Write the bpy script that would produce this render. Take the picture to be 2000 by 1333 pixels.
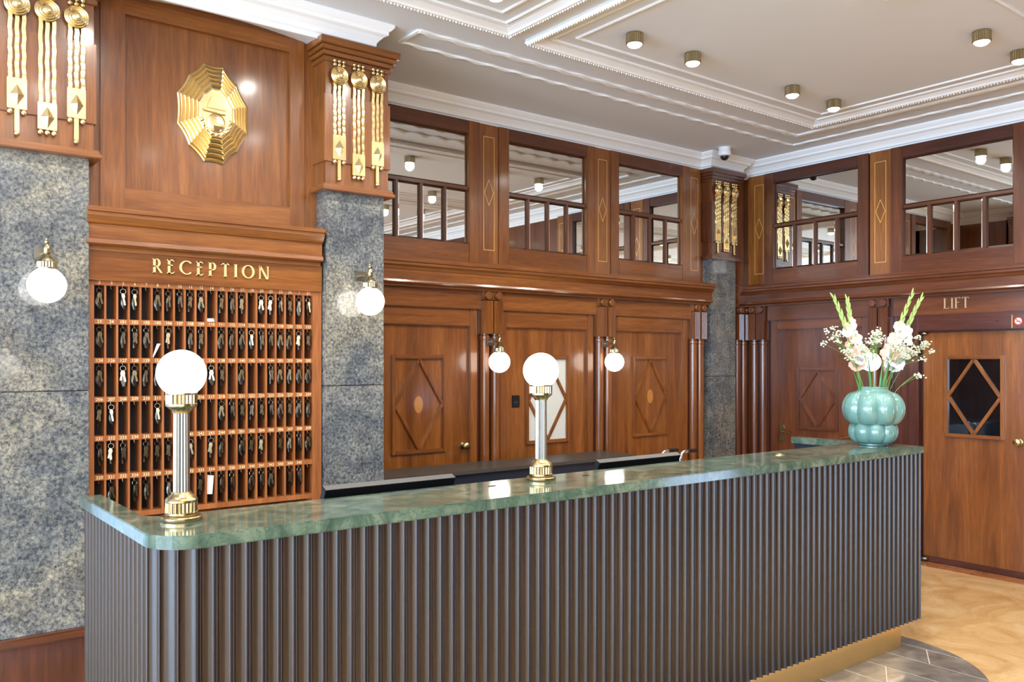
import bpy, bmesh, math, random
from mathutils import Vector, Matrix
PI = math.pi
S = bpy.context.scene
C = S.collection
for o in list(bpy.data.objects):
    bpy.data.objects.remove(o)
random.seed(4)

# ---------------------------------------------------------------- camera
cam = bpy.data.cameras.new('camera'); camo = bpy.data.objects.new('camera', cam); C.objects.link(camo)
cam.sensor_width = 36.0; cam.lens = 36.0 * 1672 / 2000
cam.shift_y = 40.5 / 2000
TH = math.radians(52.17)
camo.location = (0, 0, 1.65)
camo.rotation_euler = (PI / 2, 0, TH - PI / 2)
cam.clip_start = 0.05
S.camera = camo

# ---------------------------------------------------------------- world, daylight, exposure
w = bpy.data.worlds.new('sky'); S.world = w; w.use_nodes = True
w.node_tree.nodes['Background'].inputs[0].default_value = (.62, .76, 1, 1)
w.node_tree.nodes['Background'].inputs[1].default_value = 0.6
S.view_settings.view_transform = 'Standard'
S.view_settings.look = 'None'
S.view_settings.gamma = 1
S.view_settings.use_curve_mapping = False
S.view_settings.exposure = 0.10
S.cycles.use_denoising = True
S.cycles.max_bounces = 8
S.cycles.diffuse_bounces = 4
S.cycles.glossy_bounces = 5
S.cycles.sample_clamp_indirect = 6
S.cycles.caustics_reflective = False
S.cycles.caustics_refractive = False

def area(name, loc, rot, sx, sy, power, col):
    l = bpy.data.lights.new(name, 'AREA'); l.shape = 'RECTANGLE'; l.size = sx; l.size_y = sy
    l.energy = power; l.color = col
    o = bpy.data.objects.new(name, l); C.objects.link(o); o.location = loc; o.rotation_euler = rot
    return o
XL, YF = -7.0, -4.0      # far left wall, wall behind the viewpoint
WIN_L = [(-3.7, -1.9), (-1.6, 0.2), (0.5, 2.3), (2.6, 4.4)]        # windows in the left wall (Y ranges)
WIN_F = [(-5.6, -4.0), (-3.4, -1.8), (-1.2, 0.4)]        # windows behind the viewpoint (X ranges)
for a, b in WIN_L:
    area('daylight', (XL - .02, (a + b) / 2, 1.75), (0, -PI / 2, 0), 2.7, b - a - .1, 400, (.50, .72, 1.0))
for a, b in WIN_F:
    area('daylight', ((a + b) / 2, YF - .02, 1.75), (PI / 2, 0, 0), b - a - .1, 2.7, 105, (.95, .97, 1.0))
area('daylight', (-.52, 4.49, 1.22), (-PI / 2, 0, 0), 1.9, 2.36, 20, (.42, .66, 1.0))
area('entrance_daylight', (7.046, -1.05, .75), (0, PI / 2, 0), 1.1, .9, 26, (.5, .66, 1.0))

# ---------------------------------------------------------------- materials
def lin(c):
    f = lambda v: v / 12.92 if v <= .04045 else ((v + .055) / 1.055) ** 2.4
    return tuple(f(v / 255) for v in c) + (1,)
def newmat(name):
    m = bpy.data.materials.new(name); m.use_nodes = True
    nt = m.node_tree; b = nt.nodes['Principled BSDF']
    return m, nt, b
def setp(b, rough=.5, metal=0, coat=0, coatr=.1, spec=.5):
    b.inputs['Roughness'].default_value = rough; b.inputs['Metallic'].default_value = metal
    b.inputs['Coat Weight'].default_value = coat; b.inputs['Coat Roughness'].default_value = coatr
    b.inputs['Specular IOR Level'].default_value = spec
def plain(name, c, rough=.5, metal=0, coat=0, coatr=.1, var=.06, scale=30, spec=.5):
    m, nt, b = newmat(name); setp(b, rough, metal, coat, coatr, spec)
    t = nt.nodes.new('ShaderNodeTexCoord'); n = nt.nodes.new('ShaderNodeTexNoise'); r = nt.nodes.new('ShaderNodeValToRGB')
    n.inputs['Scale'].default_value = scale; n.inputs['Detail'].default_value = 4
    nt.links.new(t.outputs['Object'], n.inputs['Vector']); nt.links.new(n.outputs['Fac'], r.inputs[0])
    L = lin(c)
    r.color_ramp.elements[0].color = tuple(v * (1 - var) for v in L[:3]) + (1,)
    r.color_ramp.elements[1].color = tuple(min(1, v * (1 + var)) for v in L[:3]) + (1,)
    nt.links.new(r.outputs[0], b.inputs['Base Color'])
    return m
def ramp(nt, fac, stops):
    r = nt.nodes.new('ShaderNodeValToRGB'); e = r.color_ramp.elements
    e[0].position, e[0].color = stops[0][0], lin(stops[0][1])
    e[1].position, e[1].color = stops[-1][0], lin(stops[-1][1])
    for p, c in stops[1:-1]:
        x = e.new(p); x.color = lin(c)
    nt.links.new(fac, r.inputs[0])
    return r
def mixc(nt, fac, a, b, mode='MIX'):
    x = nt.nodes.new('ShaderNodeMix'); x.data_type = 'RGBA'; x.blend_type = mode
    if isinstance(fac, (int, float)): x.inputs[0].default_value = fac
    else: nt.links.new(fac, x.inputs[0])
    for s, v in ((6, a), (7, b)):
        if isinstance(v, tuple): x.inputs[s].default_value = v
        else: nt.links.new(v, x.inputs[s])
    return x.outputs[2]
def noise(nt, vec, scale, detail=4, dist=0, rough=.5):
    n = nt.nodes.new('ShaderNodeTexNoise'); n.inputs['Scale'].default_value = scale
    n.inputs['Detail'].default_value = detail; n.inputs['Distortion'].default_value = dist
    n.inputs['Roughness'].default_value = rough
    nt.links.new(vec, n.inputs['Vector'])
    return n.outputs['Fac']
def coords(nt, scale=(1, 1, 1), rnd=7.0):
    t = nt.nodes.new('ShaderNodeTexCoord'); oi = nt.nodes.new('ShaderNodeObjectInfo')
    a = nt.nodes.new('ShaderNodeVectorMath'); a.operation = 'SCALE'; a.inputs[3].default_value = rnd
    cx = nt.nodes.new('ShaderNodeCombineXYZ')
    for k in range(3): nt.links.new(oi.outputs['Random'], cx.inputs[k])
    nt.links.new(cx.outputs[0], a.inputs[0])
    ad = nt.nodes.new('ShaderNodeVectorMath'); ad.operation = 'ADD'
    nt.links.new(t.outputs['Object'], ad.inputs[0]); nt.links.new(a.outputs[0], ad.inputs[1])
    mp = nt.nodes.new('ShaderNodeMapping'); mp.inputs['Scale'].default_value = scale
    nt.links.new(ad.outputs[0], mp.inputs[0])
    return mp.outputs[0]
def wood(name, axis, dark, mid, light, rough=.3, coat=.6, coatr=.13, fig=1.0):
    m, nt, b = newmat(name); setp(b, rough, 0, coat, coatr)
    sc = [1, 1, 1]; sc['xyz'.index(axis)] = .07
    v = coords(nt, tuple(sc))
    a = noise(nt, v, 9 * fig, 5, 1.2, .6)
    f = noise(nt, v, 110, 2, .2)
    r = ramp(nt, a, [(.28, dark), (.5, mid), (.74, light)])
    g = ramp(nt, f, [(.3, (205, 200, 195)), (.7, (255, 255, 255))])
    nt.links.new(mixc(nt, .75, r.outputs[0], g.outputs[0], 'MULTIPLY'), b.inputs['Base Color'])
    return m
WD = ((102, 55, 19), (131, 76, 30), (156, 97, 43))
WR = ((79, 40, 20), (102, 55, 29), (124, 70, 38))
WK = ((58, 27, 20), (78, 38, 27), (96, 50, 34))
M = {}
for ax in 'xyz':
    M['wood_' + ax] = wood('cherry_wood_' + ax, ax, *WD)
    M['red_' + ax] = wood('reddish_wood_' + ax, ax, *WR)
    M['dark_' + ax] = wood('dark_mahogany_' + ax, ax, *WK)
M['inlay_z'] = wood('inlaid_veneer', 'z', (118, 66, 28), (142, 86, 38), (162, 104, 52))
M['slat'] = wood('dark_stained_oak', 'z', (26, 14, 8), (36, 21, 13), (52, 33, 23), rough=.4, coat=.55, coatr=.17, fig=2.2)
M['rack'] = wood('key_rack_wood', 'z', (140, 80, 40), (162, 96, 50), (180, 112, 62), rough=.4, coat=.15)
M['gold'] = plain('polished_gold', (234, 210, 156), .25, 1, var=.05)
M['goldline'] = plain('brass_inlay_line', (226, 178, 98), .35, .3)
M['brass'] = plain('aged_brass', (172, 158, 122), .24, 1, var=.10, scale=14)
M['brass_warm'] = plain('warm_brass', (172, 150, 108), .27, 1, var=.08, scale=14)
M['plinth_brass'] = plain('satin_brass', (214, 178, 116), .42, .85, var=.04)
M['letter'] = plain('pale_gold_lettering', (240, 206, 138), .35, .35, var=.03)
M['lift_letter'] = plain('dull_brass_lettering', (206, 176, 132), .35, .4, var=.03)
M['steel'] = plain('brushed_steel', (138, 132, 120), .3, 1, var=.12, scale=40)
M['pewter'] = plain('pewter_fob', (84, 80, 74), .3, 1, var=.3, scale=120)
M['keymetal'] = plain('nickel_brass_key', (182, 168, 136), .28, 1, var=.12, scale=90)
M['chrome'] = plain('chrome', (222, 222, 224), .1, 1, var=.02)
M['black'] = plain('black_plastic', (16, 16, 18), .35)
M['grey_edge'] = plain('grey_plastic', (76, 74, 70), .45)
M['deskgrey'] = plain('dark_grey_laminate', (62, 60, 56), .35, var=.05)
M['navy'] = plain('blue_black_laminate', (34, 40, 52), .3, var=.05)
M['rackback'] = plain('black_stained_board', (14, 10, 9), .7)
M['white'] = plain('white_plaster', (234, 235, 235), .75, var=.02, scale=6)
M['ceil'] = plain('ceiling_paint', (222, 228, 236), .8, var=.02, scale=3)
M['whiteplastic'] = plain('white_plastic', (235, 237, 240), .35, var=.01)
M['paper'] = plain('paper', (225, 225, 225), .7, var=.03)
M['numbers'] = plain('cream_lettering', (246, 226, 176), .5, var=.02)
M['frost'] = plain('frosted_glass', (206, 206, 196), .18, var=.06, scale=4, coat=.4)
M['red'] = plain('red_print', (205, 40, 45), .5)
M['darkprint'] = plain('black_print', (24, 22, 24), .5)
M['oval'] = plain('oval_veneer_inlay', (176, 118, 54), .35, coat=.3, var=.12, scale=60)
M['lobby_wall'] = plain('painted_lobby_wall', (196, 190, 178), .8, var=.02)

def mk_mirror():
    m, nt, b = newmat('silvered_mirror_glass'); setp(b, .015, 1)
    b.inputs['Base Color'].default_value = (.86, .87, .85, 1)
    n = nt.nodes.new('ShaderNodeTexNoise'); n.inputs['Scale'].default_value = 2.2
    bp = nt.nodes.new('ShaderNodeBump'); bp.inputs['Strength'].default_value = .012
    t = nt.nodes.new('ShaderNodeTexCoord'); nt.links.new(t.outputs['Object'], n.inputs['Vector'])
    nt.links.new(n.outputs['Fac'], bp.inputs['Height']); nt.links.new(bp.outputs[0], b.inputs['Normal'])
    return m
M['mirror'] = mk_mirror()
def mk_darkglass():
    m, nt, b = newmat('dark_lift_glass'); setp(b, .03, 0, 1, .02, .8)
    t = nt.nodes.new('ShaderNodeTexCoord')
    r = ramp(nt, noise(nt, t.outputs['Object'], 3), [(.3, (8, 10, 13)), (.7, (16, 20, 25))])
    nt.links.new(r.outputs[0], b.inputs['Base Color'])
    return m
M['lift_glass'] = mk_darkglass()
def mk_stone():
    m, nt, b = newmat('blue_grey_granite'); setp(b, .14, 0, .5, .05)
    v = coords(nt, (1, 1, 1), 5)
    big = noise(nt, v, 2.2, 5, .8)
    fine = noise(nt, v, 62, 7, .25, .74)
    r1 = ramp(nt, fine, [(.30, (44, 47, 52)), (.42, (96, 98, 100)), (.53, (140, 138, 130)), (.70, (186, 178, 158))])
    r2 = ramp(nt, big, [(.36, (178, 188, 204)), (.50, (226, 230, 236)), (.64, (255, 250, 238))])
    c = mixc(nt, .9, r1.outputs[0], r2.outputs[0], 'MULTIPLY')
    md_ = noise(nt, v, 10, 5, .6)
    c = mixc(nt, .6, c, ramp(nt, md_, [(.36, (158, 160, 166)), (.62, (255, 252, 246))]).outputs[0], 'MULTIPLY')
    sp = noise(nt, v, 26, 3, .3)
    c = mixc(nt, ramp(nt, sp, [(.30, (220, 220, 220)), (.37, (0, 0, 0))]).outputs[0], c, lin((52, 58, 66)))
    mp = nt.nodes.new('ShaderNodeMapping'); mp.inputs['Rotation'].default_value = (.3, .55, .2); mp.inputs['Scale'].default_value = (1, 1, 2.4)
    nt.links.new(v, mp.inputs[0])
    vn = noise(nt, mp.outputs[0], 1.7, 6, 2.2)
    c = mixc(nt, ramp(nt, vn, [(.488, (0, 0, 0)), (.497, (200, 200, 200)), (.50, (200, 200, 200)), (.509, (0, 0, 0))]).outputs[0], c, lin((70, 76, 88)))
    nt.links.new(c, b.inputs['Base Color'])
    return m
M['stone'] = mk_stone()
def mk_green():
    m, nt, b = newmat('green_marble'); setp(b, .12, 0, .25, .05)
    v = coords(nt, (1, 1, 1), 0)
    a = noise(nt, v, 5, 7, 2.0, .65)
    r = ramp(nt, a, [(.30, (46, 68, 58)), (.48, (78, 98, 84)), (.60, (102, 118, 100)), (.74, (140, 146, 126))])
    k = noise(nt, v, 9, 5, 3.0)
    c = mixc(nt, ramp(nt, k, [(.47, (0, 0, 0)), (.50, (190, 190, 190)), (.53, (0, 0, 0))]).outputs[0], r.outputs[0], lin((40, 66, 54)))
    nt.links.new(c, b.inputs['Base Color'])
    return m
M['green'] = mk_green()
def mk_marble(name, stops, scale, rough=.18):
    m, nt, b = newmat(name); setp(b, rough, 0, .2, .1)
    v = coords(nt, (1, 1, 1), 3)
    a = noise(nt, v, scale, 7, 1.6, .62)
    r = ramp(nt, a, stops)
    sp = noise(nt, v, scale * 5, 4, .8)
    c = mixc(nt, ramp(nt, sp, [(.62, (0, 0, 0)), (.72, (150, 150, 150))]).outputs[0], r.outputs[0], tuple(x * .7 for x in lin(stops[0][1])[:3]) + (1,))
    nt.links.new(c, b.inputs['Base Color'])
    return m
M['floor'] = mk_marble('beige_marble', [(.3, (186, 142, 88)), (.5, (210, 172, 118)), (.7, (226, 194, 146))], 2.2)
M['floor_strip'] = mk_marble('brown_marble', [(.3, (140, 84, 46)), (.5, (168, 106, 62)), (.7, (190, 130, 84))], 4)
M['tile'] = mk_marble('grey_stone_tile', [(.3, (84, 80, 76)), (.5, (112, 106, 100)), (.7, (142, 136, 126))], 4, .38)
M['grout'] = plain('pale_grout', (205, 200, 186), .8)
def mk_emit(name, col, st):
    m, nt, b = newmat(name)
    b.inputs['Base Color'].default_value = (.9, .9, .88, 1)
    b.inputs['Emission Color'].default_value = col; b.inputs['Emission Strength'].default_value = st
    setp(b, .2)
    return m
M['globe'] = mk_emit('opal_glass_globe', (1, .93, .82, 1), 5)
M['bulb'] = mk_emit('spot_lens', (1, .9, .74, 1), 14)
M['led'] = mk_emit('warm_led_strip', (1, .78, .48, 1), 14)
def mk_vase():
    m, nt, b = newmat('celadon_glaze'); setp(b, .07, 0, .6, .03)
    v = coords(nt, (1, 1, 1), 0)
    r = ramp(nt, noise(nt, v, 7, 4), [(.3, (94, 134, 127)), (.7, (114, 153, 145))])
    nt.links.new(r.outputs[0], b.inputs['Base Color'])
    b.inputs['Subsurface Weight'].default_value = .1
    return m
M['vase'] = mk_vase()
M['stem'] = plain('green_stem', (96, 142, 62), .5, var=.15)
M['bud'] = plain('pale_green_bud', (150, 176, 98), .5, var=.12)
M['leaf'] = plain('green_leaf', (62, 118, 52), .45, var=.2)
M['petal'] = plain('white_petal', (228, 228, 224), .55, var=.03)
M['pink'] = plain('salmon_petal', (238, 182, 160), .55, var=.06)
M['floret'] = plain('cream_floret', (206, 208, 182), .6, var=.08)

# ---------------------------------------------------------------- geometry helpers
ORG = {}
class B:
    def __init__(s, M=None):
        s.bm = bmesh.new(); s.M = M
    def v(s, p):
        if s.M: p = s.M(*p)
        return s.bm.verts.new(p)
    def box(s, x0, x1, y0, y1, z0, z1):
        q = [s.v(p) for p in ((x0, y0, z0), (x1, y0, z0), (x1, y1, z0), (x0, y1, z0), (x0, y0, z1), (x1, y0, z1), (x1, y1, z1), (x0, y1, z1))]
        for f in ((0, 3, 2, 1), (4, 5, 6, 7), (0, 1, 5, 4), (1, 2, 6, 5), (2, 3, 7, 6), (3, 0, 4, 7)):
            s.bm.faces.new([q[i] for i in f])
        return s
    def prism(s, pts, d):
        a = [s.v(p) for p in pts]
        b = [s.v((p[0] + d[0], p[1] + d[1], p[2] + d[2])) for p in pts]
        n = len(pts)
        s.bm.faces.new(a); s.bm.faces.new(b[::-1])
        for i in range(n):
            s.bm.faces.new((a[i], b[i], b[(i + 1) % n], a[(i + 1) % n]))
        return s
    def rings(s, rings, closed=True, cap=True):
        V = [[s.v(p) for p in r] for r in rings]
        for a, b in zip(V, V[1:]):
            n = len(a)
            for i in range(n if closed else n - 1):
                s.bm.faces.new((a[i], a[(i + 1) % n], b[(i + 1) % n], b[i]))
        if cap and closed:
            s.bm.faces.new(V[0][::-1]); s.bm.faces.new(V[-1])
        return s
    def lathe(s, prof, c=(0, 0, 0), n=24, fl=None):
        # prof: (r, z) or (r, z, flute depth); fl = flute count
        R = []
        for p in prof:
            r, z = p[0], p[1]; d = p[2] if len(p) > 2 else 0
            ring = []
            for i in range(n):
                a = 2 * PI * i / n
                rr = r - d * (.5 + .5 * math.cos(a * fl)) if fl and d else r
                ring.append((c[0] + rr * math.cos(a), c[1] + rr * math.sin(a), c[2] + z))
            R.append(ring)
        return s.rings(R)
    def tube(s, path, r, n=8):
        rs = r if isinstance(r, (list, tuple)) else [r] * len(path)
        P = [Vector(p) for p in path]; R = []
        up = Vector((0, 0, 1))
        t0 = (P[1] - P[0]).normalized()
        a = t0.cross(up if abs(t0.z) < .95 else Vector((1, 0, 0))).normalized()
        for i, p in enumerate(P):
            t = (P[min(i + 1, len(P) - 1)] - P[max(i - 1, 0)]).normalized()
            a = (a - t * a.dot(t)).normalized(); b = t.cross(a)
            R.append([tuple(p + (a * math.cos(2 * PI * k / n) + b * math.sin(2 * PI * k / n)) * rs[i]) for k in range(n)])
        return s.rings(R)
    def ell(s, c, r, nu=12, nv=8, rot=None):
        R = []
        for j in range(nv + 1):
            ph = -PI / 2 + PI * (j * .98 + .01 * nv) / nv
            ring = []
            for i in range(nu):
                a = 2 * PI * i / nu
                p = Vector((r[0] * math.cos(ph) * math.cos(a), r[1] * math.cos(ph) * math.sin(a), r[2] * math.sin(ph)))
                if rot: p = rot @ p
                ring.append((c[0] + p.x, c[1] + p.y, c[2] + p.z))
            R.append(ring)
        return s.rings(R)
    def sweep(s, path, prof, closed=False, side=1):
        # path XY polyline; prof (out, z); out to the left of travel * side
        n = len(path); R = []
        for i in range(n):
            p = Vector(path[i])
            if closed or 0 < i < n - 1:
                d0 = (p - Vector(path[i - 1])).normalized(); d1 = (Vector(path[(i + 1) % n]) - p).normalized()
            elif i == 0: d0 = d1 = (Vector(path[1]) - p).normalized()
            else: d0 = d1 = (p - Vector(path[-2])).normalized()
            n0 = Vector((-d0.y, d0.x)) * side; n1 = Vector((-d1.y, d1.x)) * side
            m = (n0 + n1); m = m / max(m.dot(n0), .2)
            R.append([(p.x + m.x * o, p.y + m.y * o, z) for o, z in prof])
        if closed: R.append(R[0])
        return s.rings(R, closed=True, cap=not closed)
    def build(s, name, mat, parent=None, bevel=0, smooth=False, seg=2):
        bm = s.bm
        bmesh.ops.remove_doubles(bm, verts=bm.verts, dist=1e-6)
        bmesh.ops.recalc_face_normals(bm, faces=bm.faces)
        if bevel:
            es = [e for e in bm.edges if len(e.link_faces) == 2 and e.calc_face_angle(0) > .5]
            bmesh.ops.bevel(bm, geom=es, offset=bevel, segments=seg, affect='EDGES', clamp_overlap=True)
        me = bpy.data.meshes.new(name)
        L = ORG.get(parent.name) if parent else None
        if L is not None:
            bmesh.ops.translate(bm, vec=-L, verts=bm.verts)
        bm.to_mesh(me); bm.free()
        if smooth:
            for p in me.polygons: p.use_smooth = True
            me.set_sharp_from_angle(angle=math.radians(38))
        me.materials.append(M[mat])
        o = bpy.data.objects.new(name, me); C.objects.link(o)
        if parent:
            o.parent = parent; ORG[o.name] = L
        else:
            ORG[o.name] = Vector((0, 0, 0))
        return o
def tag(o, label=None, cat=None, group=None, kind=None):
    if label: o['label'] = label
    if cat: o['category'] = cat
    if group: o['group'] = group
    if kind: o['kind'] = kind
    return o
def thing(name, loc, label, cat, group=None, kind=None):
    o = bpy.data.objects.new(name, None); C.objects.link(o); o.location = loc
    o.empty_display_size = .05
    ORG[o.name] = Vector(loc)
    return tag(o, label, cat, group, kind)
def copy_tree(o, parent=None):
    c = o.copy(); C.objects.link(c); c.parent = parent
    ORG[c.name] = ORG[o.name]
    for ch in o.children: copy_tree(ch, c)
    return c
YA, XB, ZC = 5.32, 7.05, 3.605
def MA(u, v, z): return (u, YA - v, z)              # on the back wall: u to the right, v out of the wall
def MB(u, v, z): return (XB - v, -u, z)             # on the right wall: u = -Y
def text_bm(b, txt, size, place):
    cu = bpy.data.curves.new('t', 'FONT'); cu.body = txt; cu.size = size; cu.align_x = 'CENTER'; cu.align_y = 'CENTER'
    cu.resolution_u = 2
    o = bpy.data.objects.new('t', cu); C.objects.link(o)
    dg = bpy.context.evaluated_depsgraph_get(); dg.update()
    me = o.evaluated_get(dg).to_mesh()
    vs = [b.v(place(v.co.x, v.co.y)) for v in me.vertices]
    for p in me.polygons:
        try: b.bm.faces.new([vs[i] for i in p.vertices])
        except ValueError: pass
    o.evaluated_get(dg).to_mesh_clear()
    bpy.data.objects.remove(o); bpy.data.curves.remove(cu)

# ================================================================ THE SETTING
def struct(b, name, mat, label, cat, **k):
    return tag(b.build(name, mat, None, **k), label, cat, None, 'structure')
struct(B().box(XL, XB + .2, YF, 5.6, -.1, 0), 'floor', 'floor', 'polished beige marble floor', 'floor')
struct(B().box(XL, XB + .2, YF, 5.6, ZC, ZC + .1), 'ceiling', 'ceil', 'pale grey painted ceiling', 'ceiling')
struct(B().box(2.42, XB, YA, YA + .2, 0, ZC), 'wall_back', 'wood_z', 'wood panelled wall behind the three doors', 'wall')
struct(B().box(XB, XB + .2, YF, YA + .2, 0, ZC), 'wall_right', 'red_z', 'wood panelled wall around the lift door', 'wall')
struct(B().box(.56, 2.42, 4.62, 4.75, 0, ZC), 'wall_niche', 'wood_z', 'wood backing of the reception niche', 'wall')
struct(B().box(2.30, 2.42, 4.5, YA, 0, ZC), 'wall_return', 'wood_z', 'short wood panelled return behind the right granite pillar', 'wall')
struct(B().box(XL, -1.52, 4.5, 4.75, 0, ZC).box(.48, .56, 4.5, 4.75, 0, ZC).box(-1.52, .48, 4.5, 4.75, 2.45, ZC), 'wall_side', 'wood_z', 'wood wall continuing beside the left granite pillar', 'wall')
def wall_with_windows(name, mp, u0, u1, wins, label):
    b = B(mp); z0, z1 = .35, 3.15
    b.box(u0, u1, 0, .2, 0, z0); b.box(u0, u1, 0, .2, z1, ZC)
    e = u0
    for a, c in sorted(wins):
        b.box(e, a, 0, .2, z0, z1); e = c
    b.box(e, u1, 0, .2, z0, z1)
    struct(b, name, 'dark_z', label, 'wall')
wall_with_windows('wall_left', lambda u, v, z: (XL - v, u, z), YF, 4.75, WIN_L, 'lobby wall with tall street windows')
wall_with_windows('wall_front', lambda u, v, z: (u, YF - v, z), XL, XB, WIN_F, 'lobby wall with tall windows facing the reception')
gw = thing('window_6', (-.52, 4.48, 0), 'glazed street door beside the left granite pillar', 'window', None, 'structure')
for x0, x1, z0, z1, nm in ((-1.52, -1.44, 0, 2.45, 'stile'), (.40, .48, 0, 2.45, 'stile'), (-.56, -.48, .08, 2.37, 'mullion'), (-1.44, .40, 2.37, 2.45, 'head'), (-1.44, .40, 0, .08, 'sill')):
    B().box(x0, x1, 4.44, 4.485, z0, z1).build(nm, 'dark_z', gw, bevel=.004)
gm, gnt, gb = newmat('clear_glass'); setp(gb, .02); gb.inputs['Transmission Weight'].default_value = 1; gb.inputs['Base Color'].default_value = (.9, .95, 1, 1)
M['clear_glass'] = gm
for x0, x1 in ((-1.44, -.56), (-.48, .40)):
    B().box(x0, x1, 4.52, 4.528, .08, 2.37).build('pane', 'clear_glass', gw)
# cornice running round the room, broken forward over the corner pillar and the reception
PR = [(0, 3.455), (.014, 3.455), (.014, 3.482), (.026, 3.488), (.026, 3.502), (.034, 3.515), (.056, 3.538), (.078, 3.548), (.078, 3.566), (.088, 3.572), (.104, 3.59), (.104, ZC + .002), (0, ZC + .002)]
cpath = [(XB, YF), (XB, YA), (6.83, YA), (6.83, 5.20), (6.40, 5.20), (6.40, YA), (2.41, YA), (2.41, 4.45), (XL, 4.45)]
struct(B().sweep(cpath, PR), 'trim_1', 'white', 'white stepped plaster cornice around the top of the walls', 'cornice')
struct(B().sweep([(XL, 4.45), (XL, YF), (XB, YF)], PR), 'trim_2', 'white', 'white stepped plaster cornice on the window side of the lobby', 'cornice')
# soffit between the cornice and the arched niche panel
def arch(x): return 3.522 - .052 * ((x - 1.53) / .55) ** 2
b = B(); n = 24
V1 = []; V2 = []
for i in range(n + 1):
    x = .93 + (2.13 - .93) * i / n
    V1.append((x, 4.44, 3.457)); V2.append((x, 4.625, arch(x)))
b.rings([V1, V2, [(p[0], p[1], p[2] + .03) for p in V2], [(p[0], p[1], p[2] + .03) for p in V1]], closed=False)
struct(b, 'trim_3', 'ceil', 'curved plaster soffit above the niche panel', 'soffit', smooth=True)
# frame mouldings of the ceiling coffers
RINGS = [(3.25, 6.28, 1.82, 4.055), (.08, 3.11, 1.82, 4.03), (3.25, 6.28, -.55, 1.68), (.08, 3.11, -.55, 1.68)]
RL = ['above the counter and lift door', 'above the reception niche', 'on the far right behind the viewpoint', 'on the far left behind the viewpoint']
for k, (x0, x1, y0, y1) in enumerate(RINGS):
    t = thing('trim_%d' % (4 + k), (x0, y0, ZC - .03), 'white carved plaster coffer frame ' + RL[k], 'moulding', None, 'structure')
    P = [(x0, y0), (x1, y0), (x1, y1), (x0, y1)]
    pf = [(0, ZC + .002), (0, ZC - .008), (-.004, ZC - .016), (0, ZC - .024), (.008, ZC - .031), (.03, ZC - .031), (.038, ZC - .022), (.05, ZC - .016), (.075, ZC - .006), (.085, ZC - .006), (.085, ZC + .002)]
    B().sweep(P, pf, closed=True).build('frame_moulding', 'white', t)
    for off, wd in ((.105, .018), (.215, .016)):
        q = [(x0 + off, y0 + off), (x1 - off, y0 + off), (x1 - off, y1 - off), (x0 + off, y1 - off)]
        B().sweep(q, [(0, ZC + .002), (0, ZC - .007), (wd / 2, ZC - .011), (wd, ZC - .007), (wd, ZC + .002)], closed=True).build('bead', 'white', t)
    if k < 2:
        cb = B(); per = []
        for (ax, ay), (bx, by) in zip(P, P[1:] + P[:1]):
            L = math.hypot(bx - ax, by - ay); m = int(L / .021)
            for i in range(m):
                f = (i + .5) / m; per.append((ax + (bx - ax) * f, ay + (by - ay) * f))
        cx, cy = (x0 + x1) / 2, (y0 + y1) / 2
        for i, (px, py) in enumerate(per):
            sx = .012 if abs(px - x0) < 1e-6 else (-.012 if abs(px - x1) < 1e-6 else 0)
            sy = .012 if abs(py - y0) < 1e-6 else (-.012 if abs(py - y1) < 1e-6 else 0)
            c = (px + sx, py + sy, ZC - .031); r = .0095 if i % 2 else .0075
            vv = [cb.v((c[0] + dx * r, c[1] + dy * r, c[2] + dz * r)) for dx, dy, dz in ((1, 0, 0), (0, 1, 0), (-1, 0, 0), (0, -1, 0), (0, 0, -1.1))]
            for f in ((0, 1, 4), (1, 2, 4), (2, 3, 4), (3, 0, 4)): cb.bm.faces.new([vv[q] for q in f])
        tag(cb.build('carved_edge', 'white', t), kind='stuff')
# wavy plaster band around the coffers
t = thing('trim_8', (2.64, 4.4, ZC), 'white plaster ceiling band with wavy scalloped edges', 'moulding', None, 'structure')
def wavy(inner):
    pts = []
    X1, Y1 = (6.50, 4.36) if inner else (6.73, 4.55)
    x = 2.66
    while x < X1 - .02: pts.append((x, Y1)); x += .02
    pts.append((X1, Y1))
    y = Y1 - .02
    while y > -1.5: pts.append((X1, y)); y -= .02
    return pts
for inner, wd, h in ((False, .022, .014), (True, .055, .018)):
    base = wavy(inner); R = []
    for i, (x, y) in enumerate(base):
        d = .016 * math.sin(i * .02 * 2 * PI / .21 + (1 if inner else 0))
        edge = abs(y - base[0][1]) < 1e-9
        cor = abs(x - base[-1][0]) < 1e-9 and edge
        ring = []
        for o, z in ((0, .002), (0, -h * .5), (wd * .5, -h), (wd, -h * .6), (wd, .002)):
            oo = o + d * (.3 if o == wd else 1)
            if cor: ring.append((x - o, y - o, ZC + z))
            elif edge: ring.append((min(x, base[-1][0] - oo), y - oo, ZC + z))
            else: ring.append((x - oo, min(y, base[0][1] - oo), ZC + z))
        R.append(ring)
    B().rings(R).build('inner_ridge' if inner else 'outer_ridge', 'white', t, smooth=True)
B().sweep([(2.645, 4.55), (2.645, 4.31)], [(0, ZC + .002), (0, ZC - .012), (.02, ZC - .014), (.03, ZC + .002)]).build('end_ridge', 'white', t)

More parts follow.
